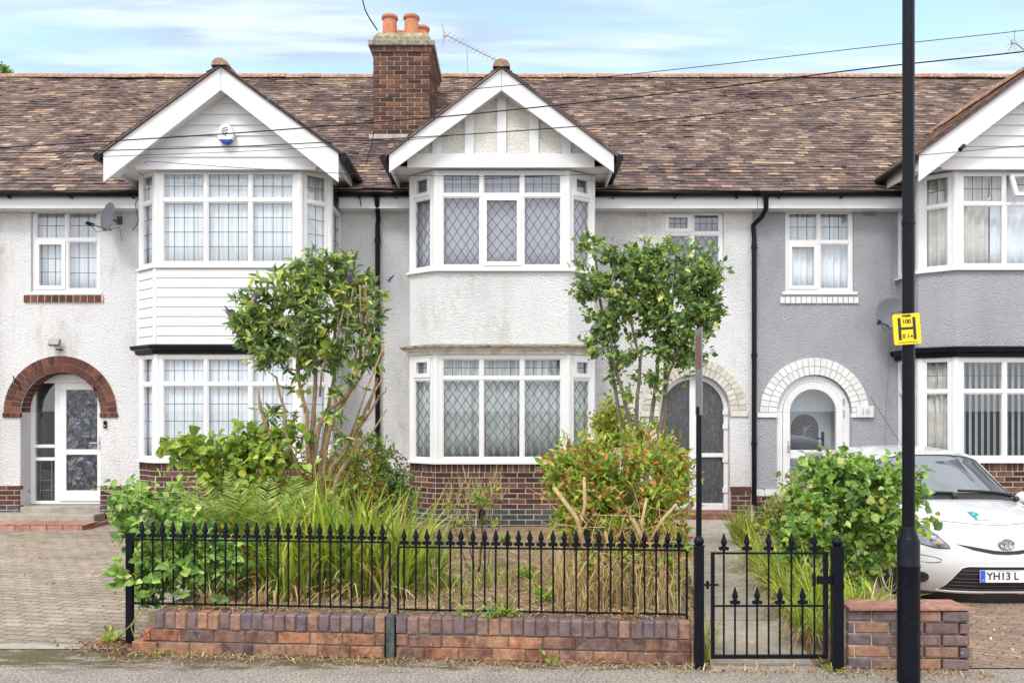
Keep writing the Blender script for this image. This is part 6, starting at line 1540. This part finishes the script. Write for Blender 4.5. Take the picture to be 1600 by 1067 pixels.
bush('reddish_bush', 'tangled olive and brown bush behind the stems of buddleia', 535, 8.9, [(515, 720), (560, 710)],
     [(130, 545, 755, 0, .42, .3, .44), (70, 470, 765, -.6, .35, .3, .40), (50, 420, 770, -.6, .3, .3, .30)], G_HEDGE, .04, .45, 13)
bush('yellow_green_bush', 'small bright yellow green bush behind the slender tree stems', 970, 9.4, [(950, 680), (990, 690)],
     [(120, 965, 668, 0, .30, .3, .30), (50, 1020, 690, 0, .25, .3, .28), (60, 965, 740, 0, .35, .3, .5)], G_YEL, .045, .6, 16)
bush('guelder_shrub', 'big leafy green shrub between the gate post and white car', 1330, 6.95, [(1260, 780), (1300, 750), (1340, 730), (1390, 760), (1430, 790)],
     [(150, 1320, 800, 0, .46, .36, .40), (70, 1395, 790, 0, .32, .34, .32), (40, 1340, 735, 0, .40, .3, .12), (26, 1245, 850, -.1, .22, .2, .22), (50, 1265, 790, 0, .22, .3, .28), (60, 1300, 740, 0, .28, .25, .16), (70, 1345, 860, .1, .36, .3, .22), (12, 1415, 780, 0, .15, .2, .20), (12, 1240, 850, 0, .15, .2, .2)], G_BRAM, .062, .80, 9, zbase=.06, hol=0, extra=(G_YEL, 'young_leaves', 90, .055, .8))
# bramble over the end of the railings, growing through them
t, arr, tips, par = bush('bramble', 'bramble with large green leaves climbing over the left end of railings', 235, 6.35, [(200, 800), (240, 800), (290, 830), (330, 830), (180, 790)],
     [(60, 245, 840, 0, .28, .25, .32), (56, 300, 850, 0, .30, .22, .28), (10, 190, 780, .1, .18, .2, .09), (26, 235, 775, .2, .3, .3, .14), (50, 340, 890, 0, .3, .15, .25), (12, 222, 900, -.1, .10, .12, .22)], G_BRAM, .060, .72, 9, r=.007)
mb = MB(); pos = []; dr = []
for _ in range(20):        # leaves in threes that have pushed out between the bars
    px, py = ((rs.uniform(168, 215), rs.uniform(870, 925)) if _ % 2 else (rs.uniform(230, 350), rs.uniform(860, 935))); c = P3(px, py, 5.86+rs.uniform(-.06, .1))
    for a_ in (-1.1, 0, 1.1): pos.append(c); dr.append((math.sin(a_), -.4, math.cos(a_)*.6-.2+rs.uniform(-.3, .3)))
pos = np.array(pos); dr = np.array(dr); n = len(pos); L_ = rs.uniform(.055, .085, n); leaf_mesh(mb, pos, dr, unit(np.array((0, -1., .5))+rs.normal(size=(n, 3))*.25), L_, L_*.78); mb.build('large_leaves', G_BRAM, t)
# trailing stems over the driveway and the wall end
for pts in ([(235, 790), (200, 775), (165, 768), (145, 752)], [(215, 900), (180, 880), (150, 890), (140, 905)], [(225, 930), (205, 980), (215, 1010), (250, 1030)], [(230, 950), (190, 990), (170, 1005)]):
    mb = MB(); mb.tube([tuple(P3(a_, b_, 5.95)) for a_, b_ in pts], [.005, .004, .003, .002][:len(pts)], 5)
    mb.build('trailing_stem', MATS.get('green_stem') or simple('green_stem', (.25, .26, .08), .7), t)

# --- ferns
tf = None
for k, (px, py, y, L, nf) in enumerate(((335, 870, 7.0, .98, 16), (405, 870, 6.9, .98, 17), (470, 860, 7.1, .92, 15), (290, 880, 6.8, .72, 13), (560, 850, 7.7, .74, 13), (440, 850, 7.5, 1.05, 13))):
    x = X(px, y); t = veg('fern', ('fern clump of arching green fronds, ' + ['behind the railings left of the strap leaves', 'below the round leaved bush', 'at the foot of the pale buddleia stems', 'nearest the bramble', 'small, by the dark bush right of the pale stems', 'tallest, behind the others against the bush'][k]), (x, y, gz(x, y)), 'fern', 'ferns under the buddleia')
    mb = MB(); pos = []; dr = []; upv = []; Ls = []; st = MB()
    for f_ in range(nf):
        a = 6.283*f_/nf+rs.uniform(-.3, .3); d = np.array((math.cos(a), math.sin(a)*.6-.1, 0)); sdv = np.array((-d[1], d[0], 0)); LL = L*rs.uniform(.8, 1.15); th = rs.uniform(.12, .4); p = np.array((x, y, gz(x, y))); pts = [tuple(p)]; m = 27; 
        for q in range(m):
            s_ = q/m; th += .95/m*(.1+s_*1.7); ax = d*math.sin(th)+np.array((0, 0, 1))*math.cos(th); p = p+ax*LL/m; pts.append(tuple(p)); nm = np.cross(sdv, ax)
            if s_ > .12:
                pl_ = .17*math.sin(math.pi*min(1, (s_+.02)**.75))*LL/.85+.012
                for sg in (-1, 1): pos.append(p); dr.append(sdv*sg+ax*.45+rs.normal(size=3)*.06); upv.append(-nm+rs.normal(size=3)*.12); Ls.append(pl_)
        st.tube(pts, [.003*(1-i/len(pts))+.001 for i in range(len(pts))], 4)
    leaf_mesh(mb, np.array(pos), np.array(dr), unit(np.array(upv)), np.array(Ls), np.array(Ls)*.0+.017, shape='lance', fold=.1, droop=.15); mb.build('fronds', G_FERN, t); st.build('stalks', G_FERN, t)

# --- strap leaved clumps
def clump(name, label, cx, cy, rx, ry, n, L, w_, lean, mat, dead=0, group=None, z=None):
    t = veg(name, label, (cx, cy, gz(cx, cy) if z is None else z), 'plant', group)
    def rts(n): 
        o = []
        for _ in range(n):
            a = rs.uniform(0, 6.283); q = math.sqrt(rs.uniform()); x, y = cx+rx*q*math.cos(a), cy+ry*q*math.sin(a); o.append((x, y, gz(x, y) if z is None else z))
        return o
    mb = MB(); blades(mb, rts(n), L, w_, lean, 7, 1.0); mb.build('leaves', mat, t)
    if dead: mb = MB(); blades(mb, rts(dead), L*.75, w_*.7, lean*2.2, 6, 1.2); mb.build('dead_leaves', G_STRAW, t)
gI = 'clumps of strap leaves behind the railings'
for k, (px, y, n, L, lab) in enumerate(((455, 6.5, 100, .85, 'strap leaved clump left of the others, mixed with straw'), (510, 6.7, 140, 1.0, 'strap leaved clump, tall and yellow green, below the buddleia stems'), (565, 6.6, 160, .98, 'strap leaved clump, densest, by the gap between the railing panels'), (615, 6.6, 130, .92, 'strap leaved clump arching over towards the bare soil'), (655, 6.8, 90, .62, 'strap leaved clump, smallest, low beside the bare soil'))):
    clump('iris_clump', lab, X(px, y), y, .19, .24, n, L, .028, .80, G_STRAP, int(n*.55), gI)
clump('grass_tuft', 'bright green grass tuft by the door step drainpipe', X(1163, 9.9), 9.9, .14, .16, 260, .46, .012, .55, G_STRAP, 20)
gP = 'clumps of straggly grass beside the path'
for (px, y, n, L, lab) in ((1195, 8.3, 220, .52, 'farthest straggly grass clump beside the path, under faded flower heads'), (1225, 7.4, 300, .58, 'middle straggly grass clump spilling over the path edge'), (1258, 6.5, 320, .60, 'nearest straggly grass clump behind the gate hinge')):
    clump('grass_clump', lab, X(px, y), y, .17, .36, n, L, .012, 1.2, G_STRAP, int(n*.7), gP)
clump('grass_clump', 'low straggly grass tuft at the path edge right behind gate', X(1262, 5.95), 5.95, .12, .22, 170, .40, .011, 1.1, G_STRAP, 120, gP)
clump('lily_leaves', 'yellow green strap leaves behind the short brick wall', X(1355, 6.0), 6.05, .22, .14, 130, .52, .018, .9, G_STRAP, 14, z=.10)
for (px, lab) in ((322, 'dry straw coloured grass tuft on the wall under bramble'), (400, 'dry straw coloured grass tuft before the strap leaves'), (905, 'dry straw coloured grass tuft under the clipped shrub')):
    x = X(px, 5.95); clump('dry_grass_tuft', lab, x, yw(x)+.26, .05, .05, 60, .26, .007, 1.0, G_STRAW, 0, 'dry grass tufts behind the railings')
clump('grass_sprig', 'thin green grass sprig at the foot of left gate post', X(1106, 5.6), 5.62, .03, .05, 22, .40, .008, .6, G_STRAP, 0, z=.02)
bush('undergrowth', 'olive undergrowth of small leaves between the railings and ferns', 390, 6.7, [(330, 850), (400, 840), (450, 850)],
     [(70, 330, 870, 0, .35, .25, .26), (60, 420, 875, 0, .35, .25, .24), (40, 270, 860, 0, .3, .25, .26)], G_HEDGE, .045, .6, 11, hol=0)
bush('low_shoots', 'leafy green shoots at the foot of the clipped shrub behind railings', 960, 6.3, [(930, 880), (1000, 860), (1040, 880)],
     [(30, 930, 900, 0, .3, .2, .22), (36, 1010, 880, 0, .3, .2, .26), (20, 1050, 900, 0, .15, .2, .22)], G_HEDGE, .05, .5, 8, hol=0)
# hydrangea with faded heads
t, arr, tips, par = bush('hydrangea', 'hydrangea with faded pink brown flower heads near grey house step', 1235, 7.9, [(1220, 790), (1245, 770), (1255, 800)],
     [(60, 1235, 800, 0, .22, .2, .22), (20, 1215, 820, 0, .2, .2, .2)], G_LITE, .07, .6, 8)
for (px, py) in ((1238, 745), (1250, 765), (1222, 770), (1258, 800), (1232, 790), (1215, 800), (1245, 815), (1205, 790)):
    c = P3(px, py, 7.75); d = unit(rs.normal(size=(90, 3))); pos = c+d*.055; dr = d+rs.normal(size=(90, 3))*.6
    mb = MB(); leaf_mesh(mb, pos, dr, unit(rs.normal(size=(len(pos), 3))), rs.uniform(.016, .026, len(pos)), rs.uniform(.014, .022, len(pos))); mb.build('flower_head', G_HYD, t)

# --- small weeds in the soil, on the wall top and in the pavement joint
def weed(label, px, y, z, n, L, mat=G_BRAM, w_=.55):
    x = X(px, y); t = veg('weed', label, (x, y, z), 'weed', 'small weeds along the wall'); mb = MB(); a = rs.uniform(0, 6.283, n); d = np.stack([np.cos(a), np.sin(a)-.3, rs.uniform(.2, 1.2, n)], 1)
    pos = np.array((x, y, z))+d*rs.uniform(0, .07, n)[:, None]; Ls = rs.uniform(.6, 1.2, n)*L; leaf_mesh(mb, pos, d, unit(np.array((0, -.5, 1.))+rs.normal(size=(n, 3))*.4), Ls, Ls*w_); mb.build('leaves', mat, t)
    mb = MB()
    for k in range(6): mb.tube([(x, y, z-.01), tuple(pos[k % n])], .002, 4)
    mb.build('stems', G_LITE, t)
weed('leafy green weed on the wall top below the bare soil', 790, 5.72, .29, 60, .05, G_LITE)
weed('leafy green weed over the wall edge beside another weed', 765, 5.66, .285, 30, .05, G_BRAM)
weed('green weed trailing on the wall top left of centre', 730, 5.70, .285, 26, .045, G_LITE)
weed('pale weed at the foot of the wall below bramble', 255, 5.78, .0, 30, .05, G_LITE, .35)
weed('small weed sprouting at wall foot right of centre', 858, 5.52, .02, 16, .035, G_LITE)
weed('weed with brown leaves on the wall by the gate post', 985, 5.60, .28, 30, .04, G_BROWN)
weed('weed at the bottom of the right gate post', 1300, 5.40, .0, 24, .04, G_STRAP, .2)
weed('low weed in the driveway corner by the railing end post', 175, 6.05, .01, 50, .05, G_HEDGE)
weed('pale weed beside brick porch step on left driveway', 205, 11.7, .03, 20, .05, G_STRAW)

for k, (px, y, lab) in enumerate(((700, 7.0, 'sprawling green weed in the soil left of the rose'), (820, 7.4, 'sprawling green weed in soil right of the rose'), (790, 9.8, 'low green weed at the foot of brick bay plinth'), (850, 6.4, 'green weed in the soil by the dry twigs'), (680, 8.6, 'green weed between dark bush and rose'))):
    weed(lab, px, y, gz(X(px, y), y), 70, .055, G_LITE if k % 2 else G_BRAM)
for (px, y, lab) in ((690, 6.5, 'thin yellowing grass clump left of the rose behind railings'), (860, 6.9, 'thin yellowing grass clump at left edge of clipped shrub'), (770, 7.0, 'thin yellowing grass clump just right of the rose stems')):
    clump('thin_grass', lab, X(px, y), y, .22, .3, 60, .34, .008, 1.2, G_STRAP, 80, 'thin grass clumps in the bare soil')
# loose straw, clippings and leaf litter
def litter(name, n, fn, L, w_, mat, label=None):
    mb = MB()
    for _ in range(n):
        x, y, z = fn(); a = rs.uniform(0, 6.283); Ls = L*rs.uniform(.3, 1.2); d = np.array((math.cos(a), math.sin(a), rs.uniform(-.05, .25))); s_ = np.array((-d[1], d[0], rs.uniform(-.3, .3)))*w_*.5*rs.uniform(.6, 1.3)
        p0 = np.array((x, y, z+.004)); p1 = p0+d*Ls*.5+np.array((0, 0, rs.uniform(0, .02))); p2 = p1+(d*np.array((1, 1, 0))+rs.normal(size=3)*.25*np.array((1, 1, .0)))*Ls*.5
        p2[2] = max(p2[2]-.01, z+.002)
        mb.add([tuple(p0-s_), tuple(p0+s_), tuple(p1+s_), tuple(p1-s_), tuple(p2)], [(0, 1, 2, 3), (3, 2, 4)])
    o = mb.build(name, mat); o['kind'] = 'stuff'; 
    if label: o['label'] = label; o['category'] = 'litter'
    return o
def f_soil():
    x = rs.uniform(-2.4, 1.5); y = yw(x)+.22+rs.beta(1, 2.2)*5.6; return x, y, gz(x, y)
def f_wall():
    x = rs.uniform(-2.8, 3.1); return x, yw(x)-abs(rs.normal(0, .10))-.01, .004
def f_top():
    x = rs.uniform(-2.4, 1.2); return x, yw(x)+rs.uniform(.08, .26), .287
def f_bed():
    x = rs.uniform(2.2, 3.1); y = rs.uniform(5.6, 9); return x, y, gz(x, y)
def f_gate():
    a_, b_ = (rs.uniform(1.2, 2.3), rs.uniform(5.2, 7.0)); return a_, b_, .03+(b_-5.4)*.02*(b_ > 5.4)
litter('dry_straw', 4200, f_soil, .14, .006, G_STRAW, 'dry straw and clippings strewn over the garden soil')
litter('fallen_leaves', 900, f_soil, .035, .02, G_BROWN, 'small fallen brown leaves over the garden soil')
litter('wall_foot_straw', 1300, f_wall, .09, .0035, G_STRAW, 'straw and dead grass along the wall foot on the pavement')
litter('wall_foot_leaves', 700, f_wall, .018, .010, G_BROWN, 'brown leaf litter along the wall foot')
litter('wall_top_straw', 900, f_top, .12, .005, G_STRAW, 'dry straw caught along the top of the wall')
litter('bed_straw', 900, f_bed, .14, .006, G_STRAW, 'dry straw in the bed beside the path')
litter('path_straw', 160, f_gate, .09, .005, G_STRAW, 'scattered straw on the path by the gate')
def f_crn():
    return rs.normal(-2.75, .18), rs.normal(5.98, .10), .008
litter('corner_leaves', 520, f_crn, .035, .018, G_BROWN, 'brown leaf debris at the driveway corner')
def f_drive():
    return rs.uniform(-7, -2.7), rs.uniform(6.0, 11.8), .012
litter('driveway_leaves', 160, f_drive, .03, .015, G_BROWN, 'tiny leaves scattered on the left driveway')
def f_drv2():
    x = rs.uniform(3.05, 5.4); y = rs.uniform(5.3, 7.6); return x, y, .006-.17*min(1, max(0, (y-5.5)/2.3))
litter('driveway_grit', 160, f_drv2, .025, .012, G_STRAW, 'pale bits scattered on the right driveway')

# far tree beyond the roofs
yT = 32.; t = veg('distant_tree', 'dark tree top showing over the roof ridge at far left', (X(-8, yT), yT, -.3), 'tree')
c = P3(-20, 145, yT); mb = MB(); mb.tube([(X(-8, yT), yT, -.3), (X(-12, yT), yT, 6), tuple(c)], [.35, .28, .12], 8); mb.build('trunk', BARKG, t)
pos = ell_pts(5200, c, (1.55, 1.5, 1.3)); pos = pos+.25*np.sin(pos*4.1); mb = MB(); L_ = rs.uniform(.09, .16, len(pos)); leaf_mesh(mb, pos, rs.normal(size=pos.shape), unit(rs.normal(size=pos.shape)), L_, L_*.6); mb.build('crown', G_DARK, t)
